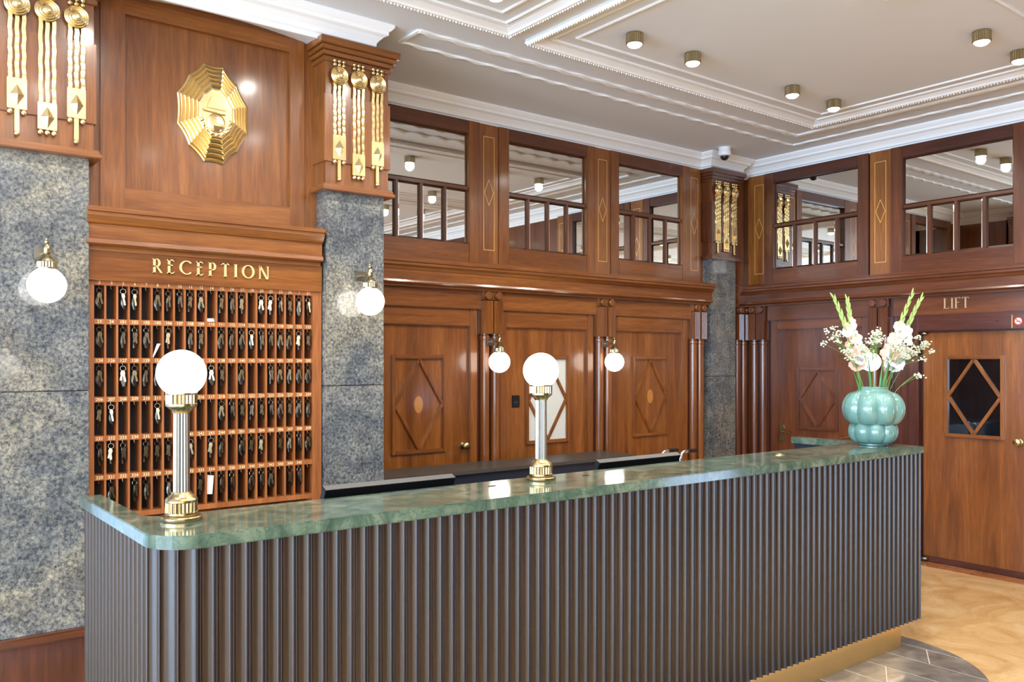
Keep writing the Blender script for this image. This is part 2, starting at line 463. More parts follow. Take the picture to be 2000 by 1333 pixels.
# ---------------------------------------------------------------- floor inlay: grey chevron tiles, brown border by the lift
def clip(poly, inside, cut):
    out = []
    for i in range(len(poly)):
        a, c = poly[i - 1], poly[i]
        ia, ic = inside(a), inside(c)
        if ia != ic: out.append(cut(a, c))
        if ic: out.append(c)
    return out
def clip_poly(poly, conv):
    for i in range(len(conv)):
        a, c = conv[i], conv[(i + 1) % len(conv)]
        nx, ny = -(c[1] - a[1]), c[0] - a[0]
        f = lambda p: (p[0] - a[0]) * nx + (p[1] - a[1]) * ny
        def cut(p, q):
            t = f(p) / (f(p) - f(q)); return (p[0] + (q[0] - p[0]) * t, p[1] + (q[1] - p[1]) * t)
        poly = clip(poly, lambda p: f(p) >= 0, cut)
        if len(poly) < 3: return []
    return poly
conv = []
for cx, cy, a0 in ((.82, 2.61, PI), (4.236, 2.61, 1.5 * PI)):
    for i in range(17):
        a = a0 + i / 16 * PI / 2; conv.append((cx + .754 * math.cos(a), cy + .754 * math.sin(a)))
conv += [(4.99, 3.6), (.066, 3.6)]
fi = thing('floor_inlay', (2.5, 2.4, 0), 'rounded field of grey chevron stone tiles under the counter', 'floor inlay', None, 'structure')
B().prism([(x, y, .0005) for x, y in conv], (0, 0, .0025)).build('grout_bed', 'grout', fi)
wt, ht, sl = .222, .42, .55
for i in range(12, 24):
    u0 = -.01 + i * wt; u1 = u0 + wt - .011
    for j in range(0, 6):
        s0 = sl if i % 2 else -sl
        y0 = 1.35 + j * ht + (.16 if i % 2 else 0); dy = s0 * wt / 2
        q = [(u0, y0 - dy), (u1, y0 + dy), (u1, y0 + dy + ht - .007), (u0, y0 - dy + ht - .007)]
        q = clip_poly(q, conv)
        if len(q) > 2 and max(p[1] for p in q) > 1.95 and min(p[1] for p in q) < 2.7:
            B().prism([(x, y, .003) for x, y in q], (0, 0, .0025)).build('tile', 'tile', fi)
struct(B().box(6.86, XB, -2, 5.3, .0005, .004), 'floor_border', 'floor_strip', 'brown marble border strip along the lift wall', 'floor border')

# ================================================================ PANELLED WALLS
def mirror_window(n, Mp, u0, u1, sfx, label):
    gz0, gz1, tz = 2.535, 3.368, 2.955
    c = Mp((u0 + u1) / 2, 0, gz0)
    t = thing('window_%d' % n, c, label, 'mirror window', None, 'structure')
    hx = 'x' if Mp is MA else 'y'
    st = .10
    B(Mp).box(u0 - st, u0, 0, .045, 2.40, 3.465).build('stile', sfx + 'z', t, bevel=.003)
    B(Mp).box(u1, u1 + st, 0, .045, 2.40, 3.465).build('stile', sfx + 'z', t, bevel=.003)
    B(Mp).box(u0, u1, 0, .043, gz1, 3.465).build('top_rail', ('dark_' if sfx == 'red_' else 'red_') + hx, t, bevel=.003)
    B(Mp).box(u0, u1, 0, .043, 2.40, gz0).build('bottom_rail', sfx + hx, t, bevel=.003)
    B(Mp).box(u0, u1, 0, .032, tz - .012, tz + .012).build('transom', 'red_' + hx, t, bevel=.003)
    def pane(a, c2, z0, z1, w=.013):
        b = B(Mp)
        f = .005; d = .012
        o = [(a, f, z0), (c2, f, z0), (c2, f, z1), (a, f, z1)]
        i2 = [(a + w, d, z0 + w), (c2 - w, d, z0 + w), (c2 - w, d, z1 - w), (a + w, d, z1 - w)]
        k = [(p[0], .001, p[2]) for p in o]
        b.rings([k, o, i2]); b.build('pane', 'mirror', t)
    pane(u0 + .004, u1 - .004, tz + .012, gz1 - .003)
    pw = (u1 - u0) / 4
    for i in range(4):
        a = u0 + i * pw
        if i: B(Mp).box(a - .012, a + .012, 0, .03, gz0, tz - .012).build('glazing_bar', 'red_z', t, bevel=.003)
        pane(a + (.014 if i else .004), a + pw - (.014 if i < 3 else .004), gz0 + .004, tz - .014)
    return t
for k, cu in enumerate((3.28, 4.48, 5.68)):
    mirror_window(k + 1, MA, cu - .41, cu + .41, 'wood_', ['first mirrored upper window, half hidden by the granite pillar', 'middle mirrored upper window on the wall of doors', 'third mirrored upper window, next to the corner pillar'][k])
for k, cy in enumerate((4.51, 3.24)):
    mirror_window(4 + k, MB, -cy - .435, -cy + .435, 'red_', ['mirrored upper window on the lift wall beside the corner pillar', 'mirrored upper window directly above the lift sign'][k])

def inlay_panel(Mp, uc, w, label):
    t = thing('inlaid_pilaster', Mp(uc, 0, 2.4), label, 'pilaster', 'inlaid pilasters between the mirrored windows')
    B(Mp).box(uc - w / 2, uc + w / 2, 0, .036, 2.40, 3.465).build('board', 'inlay_z', t, bevel=.003)
    a, z0, z1, d = .05, 2.505, 3.37, .0366
    lw = .005
    b = B(Mp)
    for s in (-1, 1): b.box(uc + s * a - lw / 2, uc + s * a + lw / 2, .03, d, z0, z1)
    for z in (z0, z1): b.box(uc - a, uc + a, .03, d, z - lw / 2, z + lw / 2)
    b.build('inlay_border', 'goldline', t)
    b = B(Mp); zc, hz, hx = 2.945, .1, .042
    P = [(uc, zc + hz), (uc + hx, zc), (uc, zc - hz), (uc - hx, zc)]
    for i in range(4):
        p, q = P[i], P[(i + 1) % 4]; ln = math.hypot(q[0] - p[0], q[1] - p[1])
        nx, nz = -(q[1] - p[1]) / ln * lw / 2, (q[0] - p[0]) / ln * lw / 2
        b.prism([(p[0] - nx, .03, p[1] - nz), (q[0] - nx, .03, q[1] - nz), (q[0] + nx, .03, q[1] + nz), (p[0] + nx, .03, p[1] + nz)], (0, d - .03, 0))
    b.build('inlay_diamond', 'goldline', t)
for uc, l in ((3.88, 'inlaid upright panel between first and middle mirrored windows'), (5.08, 'inlaid upright panel between middle and third mirrored windows'), (6.265, 'inlaid upright panel left of the corner pillar capital')):
    inlay_panel(MA, uc, .178, l)
for y, w, l in ((5.11, .26, 'inlaid upright panel just right of the corner pillar capital'), (3.87, .19, 'inlaid upright panel between the two lift wall mirrors'), (2.60, .19, 'inlaid upright panel at the right edge of the lift wall')):
    inlay_panel(MB, -y, w, l)
# door-height entablature
EP = [(0, 2.402), (.06, 2.402), (.06, 2.388), (.165, 2.378), (.17, 2.370), (.17, 2.352), (.158, 2.346), (.158, 2.330), (.140, 2.318), (.128, 2.300), (.122, 2.296), (.122, 2.232), (.132, 2.226), (.136, 2.212), (.128, 2.204), (.100, 2.198), (.100, 2.184), (0, 2.184)]
struct(B().sweep([(6.415, YA), (2.43, YA)], EP), 'trim_9', 'wood_x', 'wooden entablature above the three doors', 'entablature')
struct(B().sweep([(XB, -3.9), (XB, YA), (6.82, YA)], EP), 'trim_10', 'red_y', 'reddish wooden entablature above the lift door', 'entablature')
# clusters of discs, fluted blocks and columns
def cluster(Mp, uc, sfx, label, wide=.2):
    t = thing('column_pilaster', Mp(uc, 0, 0), label, 'pilaster', 'paired column pilasters between the doors')
    B(Mp).box(uc - wide / 2, uc + wide / 2, 0, .03, 0, 2.184).build('backing', 'dark_z', t)
    B(Mp).box(uc - wide / 2 + .01, uc + wide / 2 - .01, 0, .085, 2.118, 2.186).build('cap_block', sfx + 'z', t, bevel=.002)
    for s in (-1, 1):
        c = uc + s * .049
        b = B(Mp); R = []
        for vv, r in ((.08, .031), (.112, .031), (.117, .027)):
            R.append([(c + r * math.cos(2 * PI * i / 20), vv, 2.152 + r * math.sin(2 * PI * i / 20)) for i in range(20)])
        b.rings(R).build('disc', sfx + 'z', t, smooth=True)
        # fluted block
        pr = [(c - .041, .03)]; m = 6
        pr.append((c - .041, .105))
        for i in range(m):
            a = c - .036 + i * .0125
            pr += [(a, .105), (a + .003, .099), (a + .0065, .099), (a + .0095, .105)]
        pr += [(c + .041, .105), (c + .041, .03)]
        B(Mp).prism([(x, v, 1.862) for x, v in pr], (0, 0, .25)).build('fluted_block', sfx + 'z', t)
        b = B(Mp); R = []
        for z, r in ((.0, .036), (1.815, .036), (1.82, .040), (1.845, .040), (1.85, .034), (1.864, .034)):
            R.append([(c + r * math.cos(2 * PI * i / 20), .052 + r * math.sin(2 * PI * i / 20), z) for i in range(20)])
        b.rings(R).build('column', sfx + 'z', t, smooth=True)
    return t
for uc, l in ((3.875, 'paired half columns between the left and middle doors'), (5.075, 'paired half columns between the middle and right doors'), (6.275, 'paired half columns left of the corner granite pillar')):
    cluster(MA, uc, 'wood_', l)
cluster(MA, 6.93, 'red_', 'paired half columns in the corner, partly hidden behind the corner granite pillar')
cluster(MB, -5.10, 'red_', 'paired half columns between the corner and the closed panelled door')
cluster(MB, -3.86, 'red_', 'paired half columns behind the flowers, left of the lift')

# ---------------------------------------------------------------- doors
def bar(Mp, p, q, w, v0, v1):
    ln = math.hypot(q[0] - p[0], q[1] - p[1]); nx, nz = -(q[1] - p[1]) / ln * w / 2, (q[0] - p[0]) / ln * w / 2
    return B(Mp).prism([(p[0] - nx, v0, p[1] - nz), (q[0] - nx, v0, q[1] - nz), (q[0] + nx, v0, q[1] + nz), (p[0] + nx, v0, p[1] + nz)], (0, v1 - v0, 0))
def diamond_panel(Mp, t, u0, u1, z0, z1, v, sfx, fw=.030, bw=.026, glass=None, field=None):
    hx = 'x' if Mp is MA else 'y'
    for a, c, d, e, nm, ax in ((u0 + fw, u1 - fw, z1 - fw, z1, 'panel_rail', hx), (u0 + fw, u1 - fw, z0, z0 + fw, 'panel_rail', hx), (u0, u0 + fw, z0, z1, 'panel_stile', 'z'), (u1 - fw, u1, z0, z1, 'panel_stile', 'z')):
        B(Mp).box(a, c, v - .01, v + .022, d, e).build(nm, sfx + ax, t, bevel=.005)
    uc, zc = (u0 + u1) / 2, (z0 + z1) / 2
    a, c = (u1 - u0) / 2 - fw, (z1 - z0) / 2 - fw
    P = [(uc, zc + c), (uc + a, zc), (uc, zc - c), (uc - a, zc)]
    for i in range(4):
        bar(Mp, P[i], P[(i + 1) % 4], bw, v - .01, v + .017).build('diamond_bar', sfx + 'z', t, bevel=.004)
    if glass:
        B(Mp).box(u0 + .004, u1 - .004, v - .012, v + .002, z0 + .004, z1 - .004).build('pane', glass, t)
def knob(Mp, t, u, z, v, mat='brass_warm'):
    b = B(); o = Vector(Mp(u, v, z)); d = (Vector(Mp(u, v + 1, z)) - o).normalized()
    prof = [(.026, 0), (.026, .006), (.012, .01), (.012, .03), (.024, .036), (.03, .048), (.028, .06), (.018, .068), (.004, .07)]
    q = d.to_track_quat('Z', 'Y').to_matrix()
    R = []
    for r, h in prof:
        R.append([tuple(o + q @ Vector((r * math.cos(2 * PI * i / 20) * (1 - .06 * (i % 2)), r * math.sin(2 * PI * i / 20) * (1 - .06 * (i % 2)), h))) for i in range(20)])
    return b.rings(R).build('knob', mat, t, smooth=True)
def door(n, Mp, u0, u1, ztop, sfx, label, panel=None, glass=None, frame=.07, lintel=True):
    hx = 'x' if Mp is MA else 'y'
    t = thing('door_%d' % n, Mp((u0 + u1) / 2, 0, 0), label, 'door', None, 'structure')
    B(Mp).box(u0, u1, 0, .012, 0, ztop).build('leaf', sfx + 'z', t)
    for a, c in ((u0 - frame, u0), (u1, u1 + frame)):
        B(Mp).box(a, c, 0, .04, 0, 2.044).build('jamb', sfx + 'z', t, bevel=.006)
    B(Mp).box(u0, u1, 0, .04, ztop, 2.044).build('head', sfx + hx, t, bevel=.006)
    if lintel:
        B(Mp).box(u0 - frame - .03, u1 + frame + .03, 0, .062, 2.044, 2.186).build('lintel', sfx + hx, t, bevel=.006)
    if panel: diamond_panel(Mp, t, *panel, .012, sfx, glass=glass)
    return t
def oval(Mp, t, u, z, v):
    b = B(Mp); R = []
    for vv in (v - .004, v + .001):
        R.append([(u + .037 * math.cos(2 * PI * i / 24), vv, z + .062 * math.sin(2 * PI * i / 24)) for i in range(24)])
    b.rings(R).build('oval_inlay', 'oval', t)
d1 = door(1, MA, 2.80, 3.70, 1.915, 'wood_', 'left panelled door with brass knob and diamond moulding', (3.035, 3.495, .985, 1.70))
oval(MA, d1, 3.265, 1.34, .012); knob(MA, d1, 3.652, 1.02, .012)
d2 = door(2, MA, 4.05, 4.90, 1.915, 'wood_', 'middle panelled door with diamond barred frosted window', (4.25, 4.71, .99, 1.70), 'frost')
d3 = door(3, MA, 5.25, 6.10, 1.915, 'wood_', 'right panelled door with diamond moulding and oval inlay', (5.455, 5.925, .985, 1.70))
oval(MA, d3, 5.69, 1.34, .012)
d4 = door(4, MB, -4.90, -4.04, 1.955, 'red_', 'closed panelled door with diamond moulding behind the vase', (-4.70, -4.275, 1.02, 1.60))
h = thing('door_pull', MB(-4.865, .012, .9), 'brass pull plate on the panelled door left of the vase', 'door handle')
B(MB).prism([(-4.895, .012, .90), (-4.83, .012, .90), (-4.83, .012, .93), (-4.85, .012, .95), (-4.845, .012, .99), (-4.83, .012, 1.02), (-4.845, .012, 1.05), (-4.865, .012, 1.06), (-4.885, .012, 1.045), (-4.88, .012, 1.01), (-4.87, .012, .96)], (0, .012, 0)).build('plate', 'brass_warm', h, bevel=.002)
B().tube([MB(-4.85, .02, .99), MB(-4.85, .06, .99), MB(-4.80, .065, .99), MB(-4.74, .06, .985)], .008, 8).build('lever', 'brass_warm', h, smooth=True)
h = thing('door_lever', MB(-4.10, .012, .98), 'small brass lever showing just left of the vase base', 'door handle')
B(MB).box(-4.115, -4.085, .012, .02, .92, 1.04).build('plate', 'brass_warm', h, bevel=.003)
B().tube([MB(-4.10, .02, .99), MB(-4.10, .06, .99), MB(-4.16, .065, .985), MB(-4.23, .06, .97)], .008, 8).build('lever', 'brass_warm', h, smooth=True)
# lift door
ld = thing('door_5', MB(-3.0, 0, 0), 'wide wooden lift door with diamond barred dark window', 'door', None, 'structure')
B(MB).box(-3.50, -2.42, .004, .03, .055, 1.888).build('leaf', 'wood_z', ld, bevel=.003)
B(MB).box(-3.50, -2.42, .004, .024, .008, .055).build('kick_strip', 'dark_y', ld)
B(MB).box(-3.60, -3.52, 0, .085, 0, 2.02).build('jamb', 'dark_z', ld, bevel=.006)
B(MB).box(-3.72, -3.60, 0, .05, 0, 2.02).build('jamb_panel', 'dark_z', ld, bevel=.006)
B(MB).box(-2.42, -2.30, 0, .085, 0, 2.02).build('jamb', 'dark_z', ld, bevel=.006)
B(MB).box(-3.60, -2.30, 0, .075, 1.90, 2.03).build('head', 'dark_y', ld, bevel=.006)
B(MB).box(-3.74, -2.20, 0, .07, 2.03, 2.186).build('lintel', 'red_y', ld, bevel=.005)
diamond_panel(MB, ld, -3.325, -2.868, 1.045, 1.70, .03, 'wood_', glass='lift_glass', bw=.026)
knob(MB, ld, -2.765, 1.04, .03)
for z, nm in ((1.882, 'pivot'), (.03, 'pivot')):
    B().ell(MB(-3.49, .045, z), (.022, .035, .016), 14, 8).build(nm, 'steel', ld, smooth=True)
kb = B(MB); kb.rings([[(-2.905 + .008 * math.cos(2 * PI * i / 14), v, 1.962 + .008 * math.sin(2 * PI * i / 14)) for i in range(14)] for v in (.07, .0765)])
kb.build('key_hole', 'black', ld)
ns = thing('no_smoking_sign', MB(-2.745, .075, 1.9), 'small plate with red and white round prohibition sign over the lift', 'sign')
B(MB).box(-2.80, -2.64, .075, .079, 1.905, 2.005).build('plate', 'red_z', ns)
B(MB).box(-2.802, -2.797, .075, .081, 1.905, 2.005).build('brass_edge', 'goldline', ns)
def disc2(Mp, u, z, r, v0, v1, n=28):
    return B(Mp).rings([[(u + r * math.cos(2 * PI * i / n), v, z + r * math.sin(2 * PI * i / n)) for i in range(n)] for v in (v0, v1)])
disc2(MB, -2.755, 1.957, .030, .079, .0800).build('red_disc', 'red', ns)
disc2(MB, -2.755, 1.957, .0235, .080, .0806).build('white_disc', 'whiteplastic', ns)
bar(MB, (-2.772, 1.957 - .002), (-2.738, 1.957 - .002), .006, .0806, .0811).build('pictogram', 'darkprint', ns)
bar(MB, (-2.772, 1.974), (-2.738, 1.940), .006, .0811, .0815).build('slash', 'red', ns)

# ---------------------------------------------------------------- lettering
def letter_polys(ch, k, n):
    # unit height letters made of thick (k) and thin (n) strokes -> list of polygons, width
    q = lambda x0, y0, x1, y1: [(x0, y0), (x1, y0), (x1, y1), (x0, y1)]
    def arc(cx, cy, rx, ry, a0, a1, w0, w1, m=20):
        P = []
        for i in range(m):
            A = [a0 + (a1 - a0) * (i + d) / m for d in (0, 1)]
            quad = []
            for a in A:
                w = w0 + (w1 - w0) * abs(math.cos(a))
                quad.append(((cx + rx * math.cos(a), cy + ry * math.sin(a)), (cx + (rx - w) * math.cos(a), cy + (ry - w * .8) * math.sin(a))))
            P.append([quad[0][0], quad[1][0], quad[1][1], quad[0][1]])
        return P
    s = lambda x, w=.10: q(x - w, 0, x + k + w, .035)
    st = lambda x, w=.08: q(x - w, .965, x + k + w, 1)
    if ch == 'R': return [q(.06, 0, .06 + k, 1), q(0, 0, .06 + k + .05, .03), q(0, .965, .3, 1), q(.06, .42, .3, .42 + n)] + arc(.28, .71, .26, .29, -PI / 2, PI / 2, n, k) + [[(.26, .44), (.36, .44), (.68, 0), (.54, 0)]], .66
    if ch == 'P': return [q(.06, 0, .06 + k, 1), q(0, 0, .06 + k + .06, .03), q(0, .965, .3, 1), q(.06, .42, .3, .42 + n)] + arc(.28, .71, .28, .29, -PI / 2, PI / 2, n, k), .58
    if ch == 'E': return [q(.06, 0, .06 + k, 1), q(0, 0, .5, n), q(0, 1 - n, .48, 1), q(.06, .56, .38, .56 + n), q(.5 - n, 0, .5, .13), q(.48 - n, .87, .48, 1)], .52
    if ch == 'C': return arc(.5, .5, .5, .5, PI * .26, PI * 1.74, n, k, 30), .86
    if ch == 'O': return arc(.48, .5, .48, .5, 0, 2 * PI, n, k, 36), .96
    if ch == 'T': return [q(.26, 0, .26 + k, 1), q(.2, 0, .2 + k + .12, .03), q(0, 1 - n, .62, 1), q(0, .87, n, 1), q(.62 - n, .87, .62, 1)], .64
    if ch == 'I': return [q(.06, 0, .06 + k, 1), q(0, 0, .12 + k, .03), q(0, .97, .12 + k, 1)], .12 + k
    if ch == 'N': return [q(.06, 0, .06 + n, 1), q(0, 0, .16, .03), q(.68, 0, .68 + n, 1), q(.60, .97, .80, 1), [(.0, 1), (.16, 1), (.68 + n, 0), (.60, 0)]], .80
    if ch == 'L': return [q(.06, 0, .06 + k, 1), q(0, .97, .18 + k, 1), q(0, 0, .5, n), q(.5 - n, 0, .5, .14)], .54
    if ch == 'F': return [q(.06, 0, .06 + k, 1), q(0, 0, .18 + k, .03), q(0, 1 - n, .5, 1), q(.06, .52, .38, .52 + n), q(.5 - n, .86, .5, 1)], .52
def sign(txt, Mp, u0, u1, z0, z1, v0, v1, t, mat, k=.15, n=.07):
    hgt = z1 - z0; data = [letter_polys(c, k, n) for c in txt]
    tot = sum(d[1] for d in data) * hgt; gap = (u1 - u0 - tot) / (len(txt) - 1)
    u = u0
    for polys, wd in data:
        b = B(Mp)
        for P in polys:
            b.prism([(u + x * hgt, v0, z0 + y * hgt) for x, y in P], (0, v1 - v0, 0))
        b.build('letter', mat, t)
        u += wd * hgt + gap
MN = lambda u, v, z: (u, 4.495 - v, z)
sg = thing('reception_sign', (1.5, 4.495, 2.1), 'raised gold capital letters spelling RECEPTION above the key rack', 'sign')
sign('RECEPTION', MN, 1.207, 1.812, 2.097, 2.168, -.003, .009, sg, 'letter')
sg = thing('lift_sign', MB(-3.22, .07, 2.09), 'thin brass letters spelling LIFT above the lift door', 'sign')
sign('LIFT', MB, -3.315, -3.115, 2.075, 2.162, .068, .078, sg, 'lift_letter', .10, .045)

# ================================================================ RECEPTION NICHE
nf = thing('niche_panelling', (1.53, 4.6, 2.39), 'tall wooden panel behind the gold medallion', 'wall panel')
def archbox(x0, x1, y0, y1, z0, dz=0):
    b = B(); n = 12
    low = [(x0 + (x1 - x0) * i / n, y0, z0) for i in range(n + 1)]; up = [(p[0], y0, arch(p[0]) + dz) for p in low]
    return b.prism(low + up[::-1], (0, y1 - y0, 0))
archbox(1.10, 1.97, 4.60, 4.63, 2.5).build('centre_panel', 'wood_z', nf)
for x0, x1, y in ((.985, 1.10, 4.575), (1.97, 2.055, 4.575)):
    archbox(x0, x1, y, 4.63, 2.38, .004).build('stile', 'wood_z', nf)
for x0, x1, y in ((.93, .985, 4.59), (2.055, 2.14, 4.59)):
    archbox(x0, x1, y, 4.63, 2.38, .004).build('edge_stile', 'wood_z', nf)
archbox(1.10, 1.97, 4.576, 4.63, 3.395, .004).build('top_rail', 'wood_x', nf)
B().box(1.10, 1.97, 4.576, 4.63, 2.38, 2.522).build('bottom_rail', 'wood_x', nf)
ent = thing('niche_entablature', (1.5, 4.5, 2.05), 'projecting wooden cornice and frieze over the key rack', 'entablature')
EN = [(0, 2.392), (.205, 2.392), (.205, 2.372), (.195, 2.368), (.195, 2.352), (.178, 2.330), (.172, 2.318), (.160, 2.314), (.160, 2.246), (.176, 2.240), (.178, 2.220), (.166, 2.213), (.14, 2.210), (.14, 2.188), (0, 2.188)]
B().sweep([(2.115, 4.63), (.90, 4.63)], EN).build('cornice', 'wood_x', ent)
B().box(.905, 2.125, 4.495, 4.62, 2.046, 2.19).build('frieze', 'wood_x', ent)
# medallion
md = thing('gold_medallion', (1.545, 4.6, 2.975), 'large gold faceted wall medallion on the niche panel', 'medallion')
MV = [(-.051, .262), (.049, .262), (.187, .071), (.188, -.084), (.052, -.264), (-.05, -.262), (-.189, -.081), (-.189, .079)]
MV12 = []
for i in range(8):
    a, c = MV[i], MV[(i + 1) % 8]
    MV12.append(a)
    if i % 2: MV12.append(((a[0] + c[0]) * .5 * 1.075, (a[1] + c[1]) * .5 * 1.075))
MV = MV12
def medring(sc, y, conc=.028, m=8):
    pts = []
    for i in range(12):
        a, c = MV[i], MV[(i + 1) % 12]
        for j in range(m):
            f = j / m; k = 1 - conc * 4 * f * (1 - f)
            pts.append((1.545 + (a[0] + (c[0] - a[0]) * f) * sc * k, y, 2.975 + (a[1] + (c[1] - a[1]) * f) * sc * k))
    return pts
b = B(); R = [medring(1, 4.60), medring(1, 4.590), medring(.97, 4.586)]
s_, y_ = .955, 4.588
for k in range(5):
    R += [medring(s_, y_, .028 - k * .003), medring(s_ - .015, y_ - .012, .028 - k * .003), medring(s_ - .045, y_ - .017, .028 - k * .003), medring(s_ - .085, y_ - .009, .026 - k * .003)]
    s_ -= .098; y_ -= .008
b.rings(R[:3] + [medring(.955, 4.588)]).build('rim', 'gold', md)
b = B(); b.rings(R[3:] + [medring(s_ - .02, y_ - .004, .02)]).build('tiered_plate', 'gold', md)
rel = B(); yc = y_ - .004
rel.prism([(1.545 - .055, yc + .004, 2.985), (1.545 + .055, yc + .004, 2.985), (1.545 + .03, yc + .004, 3.05), (1.545, yc + .004, 3.075), (1.545 - .03, yc + .004, 3.05)], (0, -.012, 0))
rel.build('hood_relief', 'gold', md, bevel=.004)
B().prism([(1.545 - .07, yc, 2.972), (1.545 + .05, yc, 2.962), (1.545 + .05, yc, 2.976), (1.545 - .07, yc, 2.986)], (0, -.012, 0)).build('band_relief', 'gold', md, bevel=.003)
B().ell((1.545, yc + .004, 2.915), (.052, .016, .055), 16, 10).build('face_relief', 'gold', md)
for i in range(9):
    a = PI * (1.02 + .98 * i / 8)
    B().ell((1.545 + .075 * math.cos(a), yc + .003, 2.93 + .075 * math.sin(a)), (.013, .008, .013), 8, 6).build('boss', 'gold', md)

# ---------------------------------------------------------------- key rack
RX0, RX1, PX = .940, 2.078, (2.078 - .940) / 21
SZ = [2.036, 1.846, 1.656, 1.466, 1.276, 1.086, .893]
YR = 4.515
kr = thing('key_rack', (1.5, 4.56, .86), 'wooden pigeonhole key rack with numbered hooks under the reception sign', 'key rack')
B().box(RX0 - .01, RX1 + .01, 4.600, 4.612, .86, 2.046).build('back_board', 'rackback', kr)
B().box(.912, RX0 + .004, YR - .004, 4.61, .86, 2.046).build('side_board', 'rack', kr, bevel=.002)
B().box(RX1 - .002, 2.132, YR - .004, 4.61, .86, 2.046).build('side_board', 'rack', kr, bevel=.002)
for z in SZ:
    B().box(RX0, RX1, YR - .002, 4.605, z - .0135, z + .0125).build('shelf', 'rack', kr)
me = None
for i in range(1, 21):
    x = RX0 + i * PX
    B().box(x - .0048, x + .0048, YR, 4.602, .88, 2.03).build('divider', 'rack', kr)
NUM = [[2, 3, 5, 6, 7, 8, 9, 10, 11, 12, 14, 15, 16, 17, 18, 20, 21, 22, 26, 1, 31],
       [23, 24, 101, 102, 103, 105, 106, 107, 108, 109, 110, 111, 112, 114, 115, 116, 117, 118, 120, 121, 123],
       [124, 126, 127, 128, 129, 131, 132, 133, 134, 135, 136, 138, 139, 140, 142, 143, 144, 201, 203, 204, 205],
       [206, 207, 208, 209, 210, 211, 212, 214, 215, 216, 217, 218, 219, 221, 222, 224, 225, 226, 227, 228, 229],
       [231, 232, 233, 234, 235, 236, 238, 240, 241, 242, 243, 244, 245, 301, 302, 304, 305, 306, 307, 308, 309],
       [320, 321, 322, 324, 325, 328, 330, 331, 332, 333, 334, 335, 336, 338, 340, 341, 342, 343, 344, 345, None]]
HAS = ['101101111101110111111', '101110101101111111111', '101111000011010011111', '110001000001111111111', '111011101011011101111', '010110100101101110110']
HAS = [list(h) for h in HAS]
HAS[0] = list('101101111101110111111'); HAS[1] = list('101110101101111111111')
for r in range(6):
    for c in range(21):
        x = RX0 + (c + .5) * PX; z = SZ[r]
        if NUM[r][c] is not None:
            b = B(); text_bm(b, str(NUM[r][c]), .0215, lambda a, d: (x + a, YR - .0032, z - .0005 + d))
            b.build('number', 'numbers', kr)
hook0 = None
HK = []
for r in range(6):
    for c in range(21):
        x = RX0 + (c + .5) * PX; z = SZ[r] - .0135
        if hook0 is None:
            hb = B().tube([(x, YR + .012, z), (x, YR + .012, z - .012), (x, YR + .008, z - .017), (x, YR + .001, z - .016), (x, YR - .001, z - .011)], .0016, 6)
            hook0 = hb.build('hook', 'steel', kr, smooth=True); h0 = (x, z)
        else:
            o = hook0.copy(); C.objects.link(o); o.location = (x - h0[0], 0, z - h0[1])
# keys
def make_key(style):
    t = thing('room_key', (0, 0, 0), 'key', 'key', 'room keys hanging in the key rack')
    R = .0125; P = [(R * math.sin(a), 0, -.0125 - .004 + R * math.cos(a)) for a in [2 * PI * i / 18 for i in range(18)]]
    b = B(); rr = []
    for i in range(18):
        a = 2 * PI * i / 18; cn = Vector((math.sin(a), 0, math.cos(a)))
        rr.append([tuple(Vector((0, 0, -.0165)) + cn * (R + .0016 * math.cos(2 * PI * k / 6)) + Vector((0, 1, 0)) * .0016 * math.sin(2 * PI * k / 6)) for k in range(6)])
    b.rings(rr + [rr[0]], cap=False).build('ring', 'steel', t, smooth=True)
    wd = (.0185, .014, .010)[style]
    rot = Matrix.Rotation((.15, .5, .9)[style], 3, 'Z')
    pr = [(-.0285, .002), (-.034, .005), (-.05, wd * .75), (-.066, wd), (-.082, wd * .95), (-.098, wd * .62), (-.106, wd * .45)]
    rings = []
    for z, hw in pr:
        th = .006
        rings.append([tuple(rot @ Vector(q) + Vector((0, .004, 0))) for q in ((-hw, 0, z), (-hw * .6, -th, z), (hw * .6, -th, z), (hw, 0, z), (hw * .6, th, z), (-hw * .6, th, z))])
    B().rings(rings).build('fob', 'pewter', t)
    def blade(ang, yy, L, nm='key_blade'):
        m = Matrix.Rotation(ang, 3, 'Y'); o = Vector((0, yy, -.027))
        b2 = B()
        prof = [(-.0035, 0), (.0035, 0), (.0075, -.007), (.0075, -.018), (.004, -.023), (.004, -.036), (.0055, -.04), (.0055, -L), (-.003, -L), (-.004, -.023), (-.0075, -.018), (-.0075, -.007)]
        P2 = [tuple(o + m @ Vector((x, 0, z))) for x, z in prof]
        b2.prism(P2, (0, -.0022, 0)); b2.build(nm, 'keymetal', t)
    if style == 0: blade(-.16, -.006, .056); blade(.26, -.003, .05)
    elif style == 1: blade(-.08, -.008, .058)
    else: blade(-.02, -.010, .056); blade((.22), -.005, .05)
    return t
protos = [make_key(k) for k in range(3)]
used = [False] * 3
ORDW = 'first second third fourth fifth sixth seventh eighth ninth tenth eleventh twelfth thirteenth fourteenth fifteenth sixteenth seventeenth eighteenth nineteenth twentieth last'.split()
rown = ['top row', 'second row', 'third row', 'fourth row', 'fifth row', 'bottom row']
for r in range(6):
    for c in range(21):
        if HAS[r][c] != '1': continue
        k = random.choice((0, 0, 1, 1, 2, 2))
        o = protos[k] if not used[k] else copy_tree(protos[k]); used[k] = True
        o.location = (RX0 + (c + .5) * PX, YR + .004, SZ[r] - .0225)
        o.rotation_euler = (0, random.uniform(-.06, .06), random.uniform(-.35, .35))
        o['label'] = 'room key with dark fob, %s hook from the left, %s of the rack' % (ORDW[c], rown[r])
